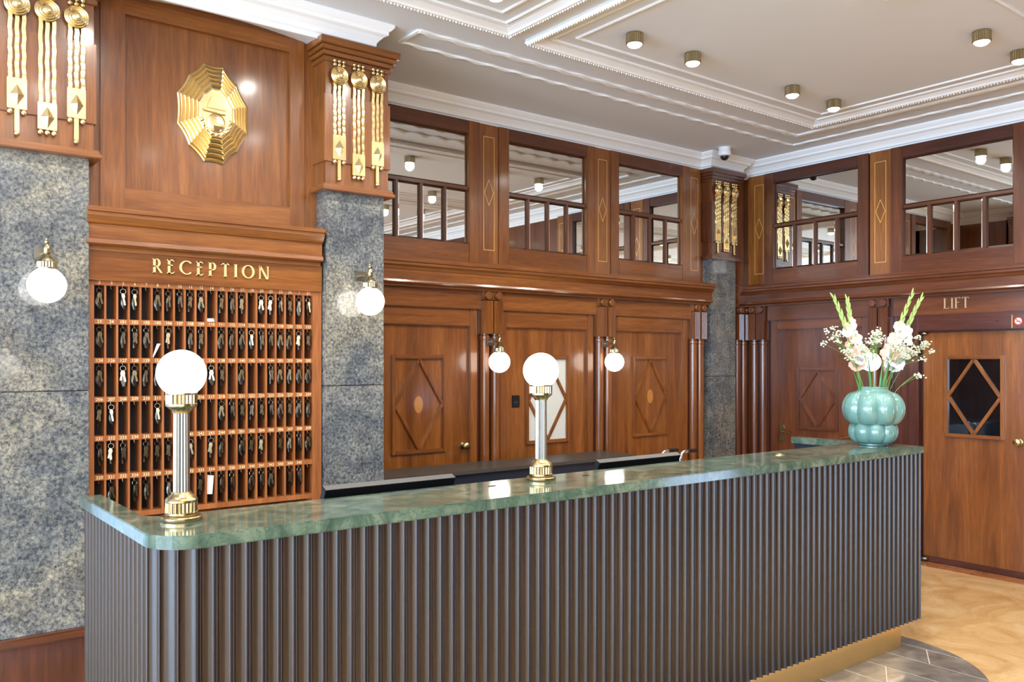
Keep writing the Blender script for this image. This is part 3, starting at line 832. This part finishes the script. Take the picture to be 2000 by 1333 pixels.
def card(name, pts, lab):
    t = B(); P = [Vector(p) for p in pts]
    t.prism([tuple(p) for p in P], (0, .0015, 0)); tag(t.build(name, 'paper', None), lab, 'paper', 'papers left in the key rack')
x = RX0 + 10 * PX
card('paper_note', [(x + .006, YR + .012, 1.861), (x + .048, YR + .012, 1.861), (x + .048, YR + .03, 1.880), (x + .006, YR + .03, 1.878)], 'white note lying at the bottom of the slot numbered 14')
x = RX0 + 5 * PX
card('paper_card', [(x + .006, YR + .014, 1.672), (x + .012, YR + .014, 1.672), (x + .048, YR + .02, 1.742), (x + .030, YR + .02, 1.742)], 'grey card leaning diagonally in the empty slot numbered 105')
x = RX0 + 10 * PX
card('paper_slip', [(x + .008, YR + .012, .955), (x + .036, YR + .012, .953), (x + .044, YR + .012, 1.05), (x + .01, YR + .012, 1.056)], 'tall white slip of paper in the bottom row slot numbered 334')

# ================================================================ GRANITE PILLARS
def pillar(xc, yf, label, base=True, depth=.22, sg='wood_'):
    t = thing('granite_pillar', (xc, yf, 0), label, 'pillar', 'granite pillars with wooden capitals')
    h = .184
    for z0, z1, nm in ((.39, 1.511, 'lower_slab'), (1.514, 2.64, 'upper_slab')):
        B().box(xc - h, xc + h, yf, yf + depth, z0, z1).build(nm, 'stone', t, bevel=.004)
    B().box(xc - h - .01, xc + h + .01, yf - .012, yf + depth, 0, .35).build('base', 'dark_z', t)
    B().box(xc - h - .03, xc + h + .03, yf - .03, yf + depth, .35, .392).build('base_moulding', 'red_x', t, bevel=.008)
    cap = B().box(xc - .2, xc + .2, yf - .018, yf + depth, 2.65, 3.36).build('capital', sg + 'z', t)
    B().box(xc - .21, xc + .21, yf - .028, yf + depth, 2.78, 3.16).build('capital_panel', sg + 'z', cap, bevel=.002)
    B().box(xc - .232, xc + .232, yf - .052, yf + depth, 2.615, 2.636).build('collar', 'red_x' if sg == 'red_' else 'wood_x', cap, bevel=.004)
    B().box(xc - .222, xc + .222, yf - .044, yf + depth, 2.634, 2.652).build('collar_fillet', sg + 'x', cap, bevel=.003)
    for i, (z0, z1) in enumerate(((3.345, 3.372), (3.374, 3.398), (3.400, 3.424), (3.426, 3.466))):
        e = .214 + i * .0125
        B().box(xc - e, xc + e, yf - (.03 + i * .0165), yf + depth, z0, z1).build('crown_step', sg + 'x', cap, bevel=.003)
    return t
pillar(.7275, 4.46, 'granite pillar at the left edge, left of the key rack')
pillar(2.322, 4.46, 'granite pillar between the key rack and the doors')
pillar(6.613, 5.22, 'slim granite pillar in the corner of the two panelled walls', depth=.12, sg='red_')
def ornament(mid):
    # origin at the centre of the disc, facing -Y
    t = thing('gold_ornament', (0, 0, 0), 'x', 'ornament', 'gilded ornaments on the pillar capitals')
    b = B()
    prof = [(.0535, 0), (.0535, .006), (.050, .009), (.046, .006), (.040, .011), (.034, .008), (.029, .013), (.022, .010), (.017, .016), (.009, .018), (.002, .018)]
    b.rings([[(r * math.cos(2 * PI * i / 28), -.01 - h, r * math.sin(2 * PI * i / 28)) for i in range(28)] for r, h in prof]).build('disc', 'gold', t, smooth=True)
    zb = (-.425, -.335)[0] if mid else -.335
    for k in (-1, 0, 1):
        R = []
        n = 24
        for i in range(n + 1):
            z = -.04 + (zb + .04) * i / n
            d = .0012 * abs(math.sin(i * 1.05 + k)); wv = .0015 * math.sin(i * .9)
            x = k * .0275
            R.append([(x - .0105 + wv, 0, z), (x - .0085 + wv, -.008 - d, z), (x + .0085 + wv, -.008 - d, z), (x + .0105 + wv, 0, z)])
        B().rings(R).build('strip', 'gold', t)
        for j, zz in enumerate((.062, .084)):
            B().ell((k * .0275, -.008, zz), (.011, .009, .011), 12, 8).build('bead', 'gold', t, smooth=True)
    hp = .125 if mid else .14
    pl = B().box(-.04, .04, -.012, 0, zb - hp, zb).build('plate', 'gold', t, bevel=.002)
    c = (0, zb - hp * .55)
    b = B(); base = [(0, -.012, c[1] + .05), (.03, -.012, c[1]), (0, -.012, c[1] - .05), (-.03, -.012, c[1])]
    vs = [b.v(p) for p in base]; a = b.v((0, -.036, c[1]))
    for i in range(4): b.bm.faces.new((vs[i], vs[(i + 1) % 4], a))
    b.bm.faces.new(vs[::-1])
    b.build('pyramid_boss', 'gold', pl)
    for k in (-1, 0, 1):
        if mid or k:
            B().ell((k * .0275, -.008, zb - hp - .013), (.012, .009, .013), 12, 8).build('drop', 'gold', t, smooth=True)
    if not mid:
        B().box(-.010, .010, -.009, 0, zb - hp - .105, zb - hp).build('tail', 'gold', t, bevel=.002)
        B().ell((0, -.008, zb - hp - .11), (.0125, .01, .012), 12, 8).build('drop', 'gold', t, smooth=True)
    return t
pos = {0: 'left', 1: 'middle', 2: 'right'}
po = [ornament(False), ornament(True)]; pu = [False, False]
for (xc, yf), nm in (((.7275, 4.46), 'capital of the far left pillar'), ((2.322, 4.46), 'capital between the key rack and doors'), ((6.613, 5.22), 'corner pillar capital')):
    for i in range(3):
        k = 1 if i == 1 else 0
        o = po[k] if not pu[k] else copy_tree(po[k]); pu[k] = True
        o.location = (xc + (i - 1) * .122, yf - .026, 3.268)
        o['label'] = '%s of three gold ornaments on the %s' % (pos[i], nm)
o = copy_tree(po[0]); o.location = (2.322 + .208, 4.56, 3.268); o.rotation_euler = (0, 0, PI / 2)
o['label'] = 'gold ornament on the hidden right side of the capital between key rack and doors'

# ================================================================ COUNTER
r_ = .115; X0, Y0, X1 = .690, 2.458, 4.868
ct = thing('reception_counter', (2.7, 2.8, 0), 'long reception counter clad in dark vertical ribs', 'reception counter')
b = B()
P = [(X0 + .018, 3.375), (X0 + .018, Y0 + r_)]
for i in range(9):
    a = PI + i / 8 * PI / 2; P.append((X0 + r_ + (r_ - .018) * math.cos(a), Y0 + r_ + (r_ - .018) * math.sin(a)))
P += [(X1, Y0 + .018), (X1, 3.24), (X1 - .05, 3.24), (X1 - .05, Y0 + .07), (X0 + .07, Y0 + .07), (X0 + .07, 3.375)]
b.prism([(x, y, .17) for x, y in P], (0, 0, .955)).build('carcass', 'navy', ct)
path = [(X0, 3.375 - i * .0478, 0) for i in range(17)]
PTS = []
L1 = 3.375 - (Y0 + r_); L2 = r_ * PI / 2; L3 = X1 - (X0 + r_)
def at(s):
    if s < L1: return (X0, 3.375 - s, (-1, 0))
    if s < L1 + L2:
        a = PI + (s - L1) / r_
        return (X0 + r_ + r_ * math.cos(a), Y0 + r_ + r_ * math.sin(a), (math.cos(a), math.sin(a)))
    return (X0 + r_ + s - L1 - L2, Y0, (0, -1))
pitch = .0480; ns_ = int((L1 + L2 + L3) / pitch); pitch = (L1 + L2 + L3) / ns_
sl0 = None
zz0, zz1 = .172, 1.126
hw = pitch / 2 - .0003
fl = [(-hw, .019), (-hw, -.016), (-hw + .0014, -.0165)]
for i in range(13):
    a = PI * (i + .35) / 12.7                       # concave flute between two arrises
    fl.append((-(hw - .0018) * math.cos(a), -.0160 + .0165 * math.sin(a)))
fl += [(hw - .0014, -.0165), (hw, -.016), (hw, .019)]
b = B().prism([(x, y, 0) for x, y in fl], (0, 0, zz1 - zz0))
slat = b.build('slat', 'slat', None, smooth=True)
for i in range(ns_):
    x, y, nrm = at((i + .5) * pitch)
    o = slat if i == 0 else slat.copy()
    if i: C.objects.link(o)
    o.parent = ct
    if 0 < abs(nrm[0]) < 1 and abs(nrm[1]) > 1e-6: o.scale = (1.16, 1, 1)
    o.location = Vector((x, y, zz0)) - ORG[ct.name]
    o.rotation_euler = (0, 0, math.atan2(nrm[1], nrm[0]) + PI / 2)
B().box(.80, 4.80, 2.525, 2.56, 0, .17).build('plinth', 'plinth_brass', ct)
B().box(.78, .80, 2.56, 3.30, 0, .17).build('plinth_return', 'brass_warm', ct)
B().box(4.78, 4.80, 2.56, 3.2, 0, .17).build('plinth_return', 'brass_warm', ct)
B().box(.85, 4.78, 2.492, 2.505, .160, .1695).build('light_strip', 'led', ct)
B().box(.78, 4.80, 2.53, 3.20, .71, .74).build('work_surface', 'deskgrey', ct)
b = B()
xl, yf, xr = .662, 2.43, 4.882; rr = .13
P = [(xl, 3.395), (xl, yf + rr)] + [(xl + rr + rr * math.cos(PI + i / 12 * PI / 2), yf + rr + rr * math.sin(PI + i / 12 * PI / 2)) for i in range(1, 12)] + [(xl + rr, yf), (xr, yf), (xr, 3.255), (xr - .08, 3.255), (xr - .08, 2.80), (.775, 2.80), (.745, 2.83), (.735, 2.86), (.735, 3.395)]
tag(b.prism([(x, y, 1.1255) for x, y in P], (0, 0, .0395)).build('countertop', 'green', None, bevel=.003), 'polished green marble worktop capping the reception counter', 'countertop')
gr = B().lathe([(.036, 0), (.036, .002), (.033, .004), (.027, .004), (.026, .001)], (3.83, 2.665, 1.165), 28)
tag(gr.build('cable_grommet', 'brass_warm', None, smooth=True), 'flat brass cable ring set in the green worktop near the vase', 'cable ring')
for x, l in ((1.985, 'left of the middle lamp'), (2.48, 'right of the middle lamp')):
    s = thing('cable_slot', (x, 2.684, 1.165), 'small dark slot in the green worktop ' + l, 'cable slot')
    B().prism([(x + .02 * math.cos(2 * PI * i / 20), 2.684 + .006 * math.sin(2 * PI * i / 20), 1.1652) for i in range(20)], (0, 0, .0012)).build('rim', 'darkprint', s)
# ---------------------------------------------------------------- lamps
def table_lamp(x, y, label):
    t = thing('table_lamp', (x, y, 1.165), label, 'table lamp', 'globe lamps on the reception counter')
    c = (x, y, 1.165)
    B().lathe([(.060, 0), (.061, .003), (.061, .012), (.058, .015), (.046, .016)], c, 40).build('foot', 'brass_warm', t, smooth=True)
    B().lathe([(.046, .016), (.0475, .020), (.0475, .026, .0), (.0475, .028, .0045), (.0475, .056, .0045), (.0475, .058, 0), (.0475, .064), (.044, .070), (.038, .074), (.030, .082), (.0275, .088)], c, 120, 24).build('fluted_base', 'brass_warm', t, smooth=False)
    B().lathe([(.0245, .086, .003), (.0235, .330, .003)], c, 96, 16).build('column', 'steel', t)
    B().lathe([(.026, .328), (.028, .334), (.034, .340), (.042, .346), (.046, .350), (.046, .356), (.0465, .358, .005), (.0465, .384, .005), (.047, .386), (.047, .390), (.03, .391)], c, 120, 24).build('fluted_cup', 'brass', t)
    B().ell((x, y, 1.165 + .449), (.0735, .0735, .0725), 40, 24).build('globe', 'globe', t, smooth=True)
    return t
table_lamp(.808, 2.69, 'brass globe lamp on the left end of the green worktop, before the key rack')
table_lamp(2.247, 2.70, 'brass globe lamp in the middle of the green worktop, before the doors')
def sconce():
    # origin on the wall face behind the lamp at the arm height; -Y is out of the wall
    t = thing('wall_lamp', (0, 0, 0), 'x', 'wall lamp', 'globe wall lamps')
    B().box(-.036, .036, -.014, 0, -.028, .028).build('wall_plate', 'steel', t, bevel=.004)
    B().tube([(0, -.012, 0), (0, -.118, 0)], .0075, 10).build('arm', 'brass', t, smooth=True)
    c = (0, -.118, 0)
    B().lathe([(.004, .062), (.007, .058), (.006, .052), (.0115, .047), (.012, .040), (.008, .034), (.012, .028), (.015, .02), (.015, -.008), (.011, -.014), (.016, -.02), (.026, -.030), (.034, -.040), (.036, -.046)], c, 24).build('finial', 'brass', t, smooth=True)
    B().lathe([(.036, -.044), (.0415, -.048, .004), (.0415, -.072, .004), (.043, -.074), (.043, -.080), (.03, -.081)], c, 96, 20).build('fluted_cup', 'brass', t)
    B().ell((0, -.118, -.152), (.081, .081, .080), 36, 22).build('globe', 'globe', t, smooth=True)
    return t
sc0 = sconce()
SC = [((.712, 4.46, 2.148), 0, 'globe wall lamp on the left granite pillar'), ((2.350, 4.46, 2.146), 0, 'globe wall lamp on the granite pillar between key rack and doors'),
      ((3.852, 5.232, 1.80), 0, 'globe wall lamp between the left and middle doors'), ((5.052, 5.232, 1.80), 0, 'globe wall lamp between the middle and right doors'),
      ((6.962, 3.86, 1.80), -PI / 2, 'globe wall lamp behind the flower vase')]
for i, (p, rz, l) in enumerate(SC):
    o = sc0 if i == 0 else copy_tree(sc0)
    o.location = p; o.rotation_euler = (0, 0, rz); o['label'] = l
# ceiling spots
def spot():
    t = thing('ceiling_spotlight', (0, 0, 0), 'x', 'spotlight', 'fluted brass ceiling spotlights')
    B().lathe([(.05, 0), (.052, -.004), (.052, -.006, .004), (.052, -.058, .004), (.052, -.062), (.046, -.064), (.043, -.055)], (0, 0, 0), 96, 24).build('housing', 'brass', t)
    B().lathe([(.042, -.056), (.041, -.066), (.034, -.076), (.02, -.082), (.004, -.084)], (0, 0, 0), 24).build('lens', 'bulb', t, smooth=True)
    l = bpy.data.lights.new('spot_beam', 'SPOT'); l.energy = 34; l.spot_size = math.radians(164); l.spot_blend = .55; l.shadow_soft_size = .04; l.color = (1, .96, .90)
    lo = bpy.data.objects.new('spot_beam', l); C.objects.link(lo); lo.parent = t; lo.location = (0, 0, -.095)
    ORG[lo.name] = Vector((0, 0, 0))
    return t
sp0 = spot(); first = True
COF = ['right coffer in view', 'left coffer above the reception', 'right coffer behind the viewpoint', 'left coffer behind the viewpoint']
ORD = ['first', 'second', 'third', 'fourth']
for k, (x0, x1, y0, y1) in enumerate(RINGS):
    for row, y in enumerate((y1 - .475, y0 + .475)):
        for i, fx in enumerate((.455, .98, 2.05, 2.575)):
            o = sp0 if first else copy_tree(sp0); first = False
            o.location = (x0 + fx, y, ZC)
            o['label'] = '%s brass spotlight from the left, %s row of the %s' % (ORD[i], 'far' if row == 0 else 'near', COF[k])
# dome camera
dc = thing('dome_camera', (6.33, 4.985, ZC), 'white dome security camera on the ceiling above the corner pillar', 'security camera')
B().lathe([(.056, 0), (.056, -.03), (.06, -.036), (.06, -.062), (.052, -.074), (.036, -.078)], (6.33, 4.985, ZC), 32).build('housing', 'whiteplastic', dc, smooth=True)
B().ell((6.33, 4.985, ZC - .075), (.04, .04, .04), 24, 14).build('dome', 'black', dc, smooth=True)
# light switch on the middle door side
sw = thing('switch_plate', MA(4.15, .012, 1.34), 'small black switch plate beside the frosted door window', 'switch')
B(MA).box(4.118, 4.192, .012, .022, 1.29, 1.385).build('plate', 'black', sw, bevel=.003)
b = B(MA); text_bm(b, '141', .03, lambda a, d: (4.155 + a, .0225, 1.33 + d)); b.build('digits', 'grey_edge', sw)

# ---------------------------------------------------------------- behind the counter
bd = thing('back_desk', (3.8, 4.9, 0), 'dark grey desk standing before the doors behind the counter', 'desk')
B().box(2.62, 4.885, 4.70, 5.10, .895, .92).build('desk_top', 'deskgrey', bd, bevel=.003)
B().box(2.66, 4.84, 4.73, 4.76, .10, .895).build('front_panel', 'navy', bd)
for x in (2.66, 4.80): B().box(x, x + .04, 4.76, 5.07, 0, .895).build('side_panel', 'navy', bd)
def monitor(x0, x1, label):
    xc = (x0 + x1) / 2
    t = thing('monitor', (xc, 3.02, .74), label, 'monitor', 'computer monitors behind the counter')
    top = Vector((0, 2.868, 1.182)); d = Vector((0, .42, -.907)); n = Vector((0, .907, .42))
    b = B(); hh = .34
    a = [top, top + n * .032, top + n * .032 + d * hh, top + d * hh]
    b.prism([(x0, p.y, p.z) for p in a], (x1 - x0, 0, 0)).build('screen_body', 'black', t, bevel=.002)
    e = [top - d * .0008 + n * .001, top + n * .031 - d * .0008, top + n * .031 + d * .001, top + n * .001 + d * .001]
    b = B(); b.prism([(x0 + .001, p.y, p.z) for p in e], (x1 - x0 - .002, 0, 0)).build('top_edge', 'grey_edge', t)
    b = B(); f = top + n * .0325 + d * .012
    b.prism([(x0 + .01, f.y, f.z), (x1 - .01, f.y, f.z), (x1 - .01, (f + d * .31).y, (f + d * .31).z), (x0 + .01, (f + d * .31).y, (f + d * .31).z)], (0, n.y * .001, n.z * .001)).build('display', 'navy', t)
    B().tube([(xc, 2.95, .98), (xc, 2.96, .76)], .018, 10).build('stand_neck', 'black', t, smooth=True)
    B().box(xc - .11, xc + .11, 2.88, 3.08, .74, .752).build('stand_base', 'black', t, bevel=.004)
monitor(1.372, 1.94, 'black monitor back leaning over the worktop between the two lamps')
monitor(2.74, 3.30, 'black monitor back leaning over the worktop right of the middle lamp')
tr = thing('folding_trolley', (4.72, 4.1, 0), 'chrome trolley with two bent handles and black grips behind the counter', 'trolley')
for i, (x, y) in enumerate(((4.62, 4.20), (4.71, 4.10))):
    pts = [(x, y, .12), (x, y, .93)] + [(x + .05 - .05 * math.cos(a), y, .955 + .05 * math.sin(a)) for a in (0, .4, .8, 1.2, 1.57)] + [(x + .075, y, 1.005)]
    hd = B().tube(pts, .0125, 12).build('handle', 'chrome', tr, smooth=True)
    B().tube([(x + .073, y, 1.005), (x + .17, y, 1.003)], .0145, 12).build('grip', 'black', hd, smooth=True)
    B().rings([[(x + .06 * math.cos(2 * PI * k / 24), y + dy, .06 + .06 * math.sin(2 * PI * k / 24)) for k in range(24)] for dy in (-.015, .015)]).build('wheel', 'black', tr)
B().tube([(4.62, 4.20, .5), (4.71, 4.10, .5)], .01, 8).build('cross_bar', 'chrome', tr, smooth=True)
B().box(4.60, 4.95, 4.08, 4.22, .10, .12).build('base_plate', 'steel', tr)

# ================================================================ VASE AND FLOWERS
VX, VY, VZ = 4.722, 2.65, 1.165
vs = thing('lobed_vase', (VX, VY, VZ), 'pale green lobed ceramic vase on the right end of the counter', 'vase')
b = B(); n = 144; R = []
def lobes(a, k, ph, d): return 1 - d * (1 - abs(math.sin((a * k + ph) / 2)) ** .55)
prof = []
for r, z in ((.075, 0), (.080, .004), (.080, .010)): prof.append((r, z, 0, 0))
for i in range(13):
    f = i / 12; a = -1.25 + f * 2.45
    prof.append((.086 + .052 * math.cos(a), .080 + .068 * math.sin(a), .17, 1))
for i in range(1, 19):
    f = i / 18; a = -1.12 + f * 2.52
    prof.append((.092 + .083 * math.cos(a) , .212 + .100 * math.sin(a) , .17 * min(1, (1 - f) * 3.2 + .15), 2))
prof += [(.088, .318, .03, 2), (.082, .326, 0, 0), (.084, .334, 0, 0), (.080, .338, 0, 0), (.074, .334, 0, 0), (.072, .30, 0, 0), (.08, .25, 0, 0), (.03, .2, 0, 0)]
for r, z, d, kind in prof:
    ring = []
    for i in range(n):
        a = 2 * PI * i / n
        q = 1 if not kind else lobes(a, 8, .8 + (PI if kind == 1 else 0), d)
        ring.append((VX + r * q * math.cos(a), VY + r * q * math.sin(a), VZ + z))
    R.append(ring)
b.rings(R).build('body', 'vase', vs, smooth=True)
TOP = VZ + .33
CR = Vector((math.sin(TH), -math.cos(TH), 0)); CD = Vector((math.cos(TH), math.sin(TH), 0))   # across / along the view, only to lay the bunch out fan-wise
def fp(l, d, z): return Vector((VX, VY, 0)) + CR * l + CD * d + Vector((0, 0, z))
def bez(a, c, e, n=14): return [tuple(a * (1 - t) ** 2 + c * 2 * t * (1 - t) + e * t * t) for t in [i / n for i in range(n + 1)]]
def petal(b, base, dirv, side, L, W, curl):
    up = side.cross(dirv).normalized(); rows = []
    for i in range(6):
        f = i / 5; w = W * math.sin(PI * min(1, f * .8 + .12)) ** .8
        c = base + dirv * L * f + up * curl * f * f
        wav = .12 * W * math.sin(i * 2.3)
        rows.append([tuple(c - side * w + up * (.35 * w + wav)), tuple(c - side * w * .5), tuple(c + up * (-.15 * w)), tuple(c + side * w * .5), tuple(c + side * w + up * (.35 * w - wav))])
    b.rings(rows, closed=False)
def gladiolus(tip, mid, base, label, blooms, pinkish):
    t = thing('gladiolus', tuple(base), label, 'flower', 'gladioli in the green vase')
    path = bez(base, mid, tip, 20)
    B().tube(path, [.006 - .0045 * i / 20 for i in range(21)], 8).build('stem', 'stem', t, smooth=True)
    P = [Vector(p) for p in path]
    m = 13
    for k in range(m):
        f = .50 + .50 * k / m; i = min(int(f * 20), 19); p = P[i].lerp(P[i + 1], f * 20 - i); tg = (P[i + 1] - P[i]).normalized()
        sd = CR if k % 2 else -CR
        dv = (tg * .94 + sd * .19 + CD * random.uniform(-.12, .05)).normalized()
        L = .088 - .040 * k / m
        b = B(); rr = []
        sv = dv.cross(CD).normalized(); tv = sv.cross(dv)
        for j in range(7):
            g = j / 6; r = .0098 * (1 - .45 * k / m) * math.sin(PI * (.12 + .86 * g)) ** .8
            rr.append([tuple(p + dv * L * g + (sv * math.cos(2 * PI * q / 7) + tv * math.sin(2 * PI * q / 7)) * r) for q in range(7)])
        b.rings(rr).build('bud', 'bud', t, smooth=True)
    for j, (f, s, sz, mt) in enumerate(blooms):
        i = min(int(f * 20), 19); p = P[i]
        dv = (CR * s + Vector((0, 0, .28)) - CD * .55).normalized()
        b = B()
        ax = dv; u = ax.cross(Vector((0, 0, 1))).normalized(); v = u.cross(ax)
        for q in range(6):
            a = 2 * PI * q / 6 + j
            rad = u * math.cos(a) + v * math.sin(a)
            petal(b, p + ax * .008, (ax * .62 + rad * .8).normalized(), ax.cross(rad).normalized(), sz, sz * .52, sz * .25)
        b.build('blossom', mt, t, smooth=True)
G = [((-.235, .00, 2.035), (-.10, .0, 1.76), (-.03, 0, 1.25), 'tall outer left gladiolus spike with green buds', [(.52, -.3, .045, 'pink'), (.60, .4, .04, 'pink'), (.45, .3, .05, 'petal'), (.68, -.2, .035, 'petal'), (.74, .3, .026, 'pink')]),
     ((-.135, .04, 2.02), (-.11, .02, 1.78), (-.015, .02, 1.25), 'inner left gladiolus spike with white and pink blooms', [(.50, .6, .07, 'petal'), (.55, -.4, .05, 'pink'), (.44, -.3, .05, 'pink'), (.62, .3, .05, 'petal'), (.70, -.3, .034, 'petal'), (.76, .2, .026, 'pink')]),
     ((.225, -.02, 2.055), (.09, .0, 1.74), (.02, -.01, 1.25), 'inner right gladiolus spike with white bloom', [(.54, -.6, .06, 'pink'), (.62, -.3, .045, 'pink'), (.48, .35, .075, 'petal'), (.66, .25, .045, 'petal'), (.73, -.3, .034, 'pink')]),
     ((.30, .03, 2.03), (.15, .02, 1.78), (.035, .02, 1.25), 'outer right gladiolus spike leaning over the lift door', [(.52, .35, .07, 'petal'), (.60, .4, .055, 'petal'), (.44, -.2, .06, 'petal'), (.68, -.2, .04, 'petal')])]
for tip, mid, base, l, bl in G:
    gladiolus(fp(*tip), fp(*mid), fp(*base), l, bl, True)
# sword leaves
for k, (l, d, z, lb) in enumerate(((-.13, -.03, 1.60, 'short sword leaf pointing left from the vase mouth'), (-.05, -.05, 1.68, 'upright sword leaf at the left of the vase mouth'), (.03, -.06, 1.66, 'upright sword leaf in the middle of the vase mouth'), (.085, -.04, 1.70, 'upright sword leaf at the right of the vase mouth'), (.10, .02, 1.66, 'hind sword leaf leaning right from the vase mouth'))):
    a, e = fp(l * .28, d * .4, 1.30), fp(l, d, z); m = fp(l * .5, d, (1.3 + z) / 2)
    path = [Vector(p) for p in bez(a, m, e, 8)]; rows = []
    for i, p in enumerate(path):
        wd = .011 * (1 - (i / 8) ** 2.2) + .0008
        rows.append([tuple(p - CR * wd), tuple(p - CD * .004), tuple(p + CR * wd), tuple(p + CD * .004)])
    tag(B().rings(rows).build('sword_leaf', 'leaf', None, smooth=True), lb, 'leaf', 'sword leaves in the vase')
# small white filler flowers
SPR = [(-.215, .0, 1.79, 'leftmost spray of tiny white flowers'), (-.17, -.05, 1.70, 'low left spray of tiny white flowers over the closed door'), (-.09, -.08, 1.71, 'spray of tiny white flowers below the left gladioli'), (-.02, -.03, 1.77, 'centre spray of tiny white flowers, left of the lamp glow'), (.04, .02, 1.79, 'central upper spray of tiny white flowers'),
       (.10, -.08, 1.74, 'front right spray of tiny white flowers'), (.15, -.05, 1.70, 'spray of tiny white flowers below the right gladioli'), (.22, .0, 1.72, 'right spray of tiny white flowers before the lift frame'), (.31, .02, 1.745, 'rightmost spray of tiny white flowers'), (.235, -.03, 1.575, 'single low sprig of tiny white flowers drooping right')]
for k, (l, d, z, lb) in enumerate(SPR):
    base = fp(l * .12, d * .3, 1.28); tip = fp(l, d, z); mid = fp(l * .35, d * .6, 1.28 + (z - 1.28) * .7)
    t = thing('flower_sprig', tuple(base), lb, 'flower', 'white filler flowers in the vase')
    path = bez(base, mid, tip, 12)
    B().tube(path, .0016, 5).build('stem', 'stem', t)
    cnt = 7 if k < 9 else 2
    fb = B(); tw = B()
    for j in range(cnt):
        c = tip + CR * random.gauss(0, .028) + CD * random.gauss(0, .02) + Vector((0, 0, random.gauss(-.005, .026)))
        if k == 9: c = tip + CR * random.gauss(0, .012) + Vector((0, 0, random.gauss(0, .008)))
        tw.tube([path[8], tuple((Vector(path[8]) + c) / 2 + Vector((0, 0, .006))), tuple(c)], .0009, 4)
        for q in range(11):
            p = c + Vector((random.gauss(0, .011), random.gauss(0, .011), random.gauss(0, .008)))
            fb.ell(tuple(p), (random.uniform(.0045, .007),) * 2 + (.0045,), 6, 4)
    tw.build('twigs', 'stem', t)
    tag(fb.build('florets', 'floret', t), kind='stuff')
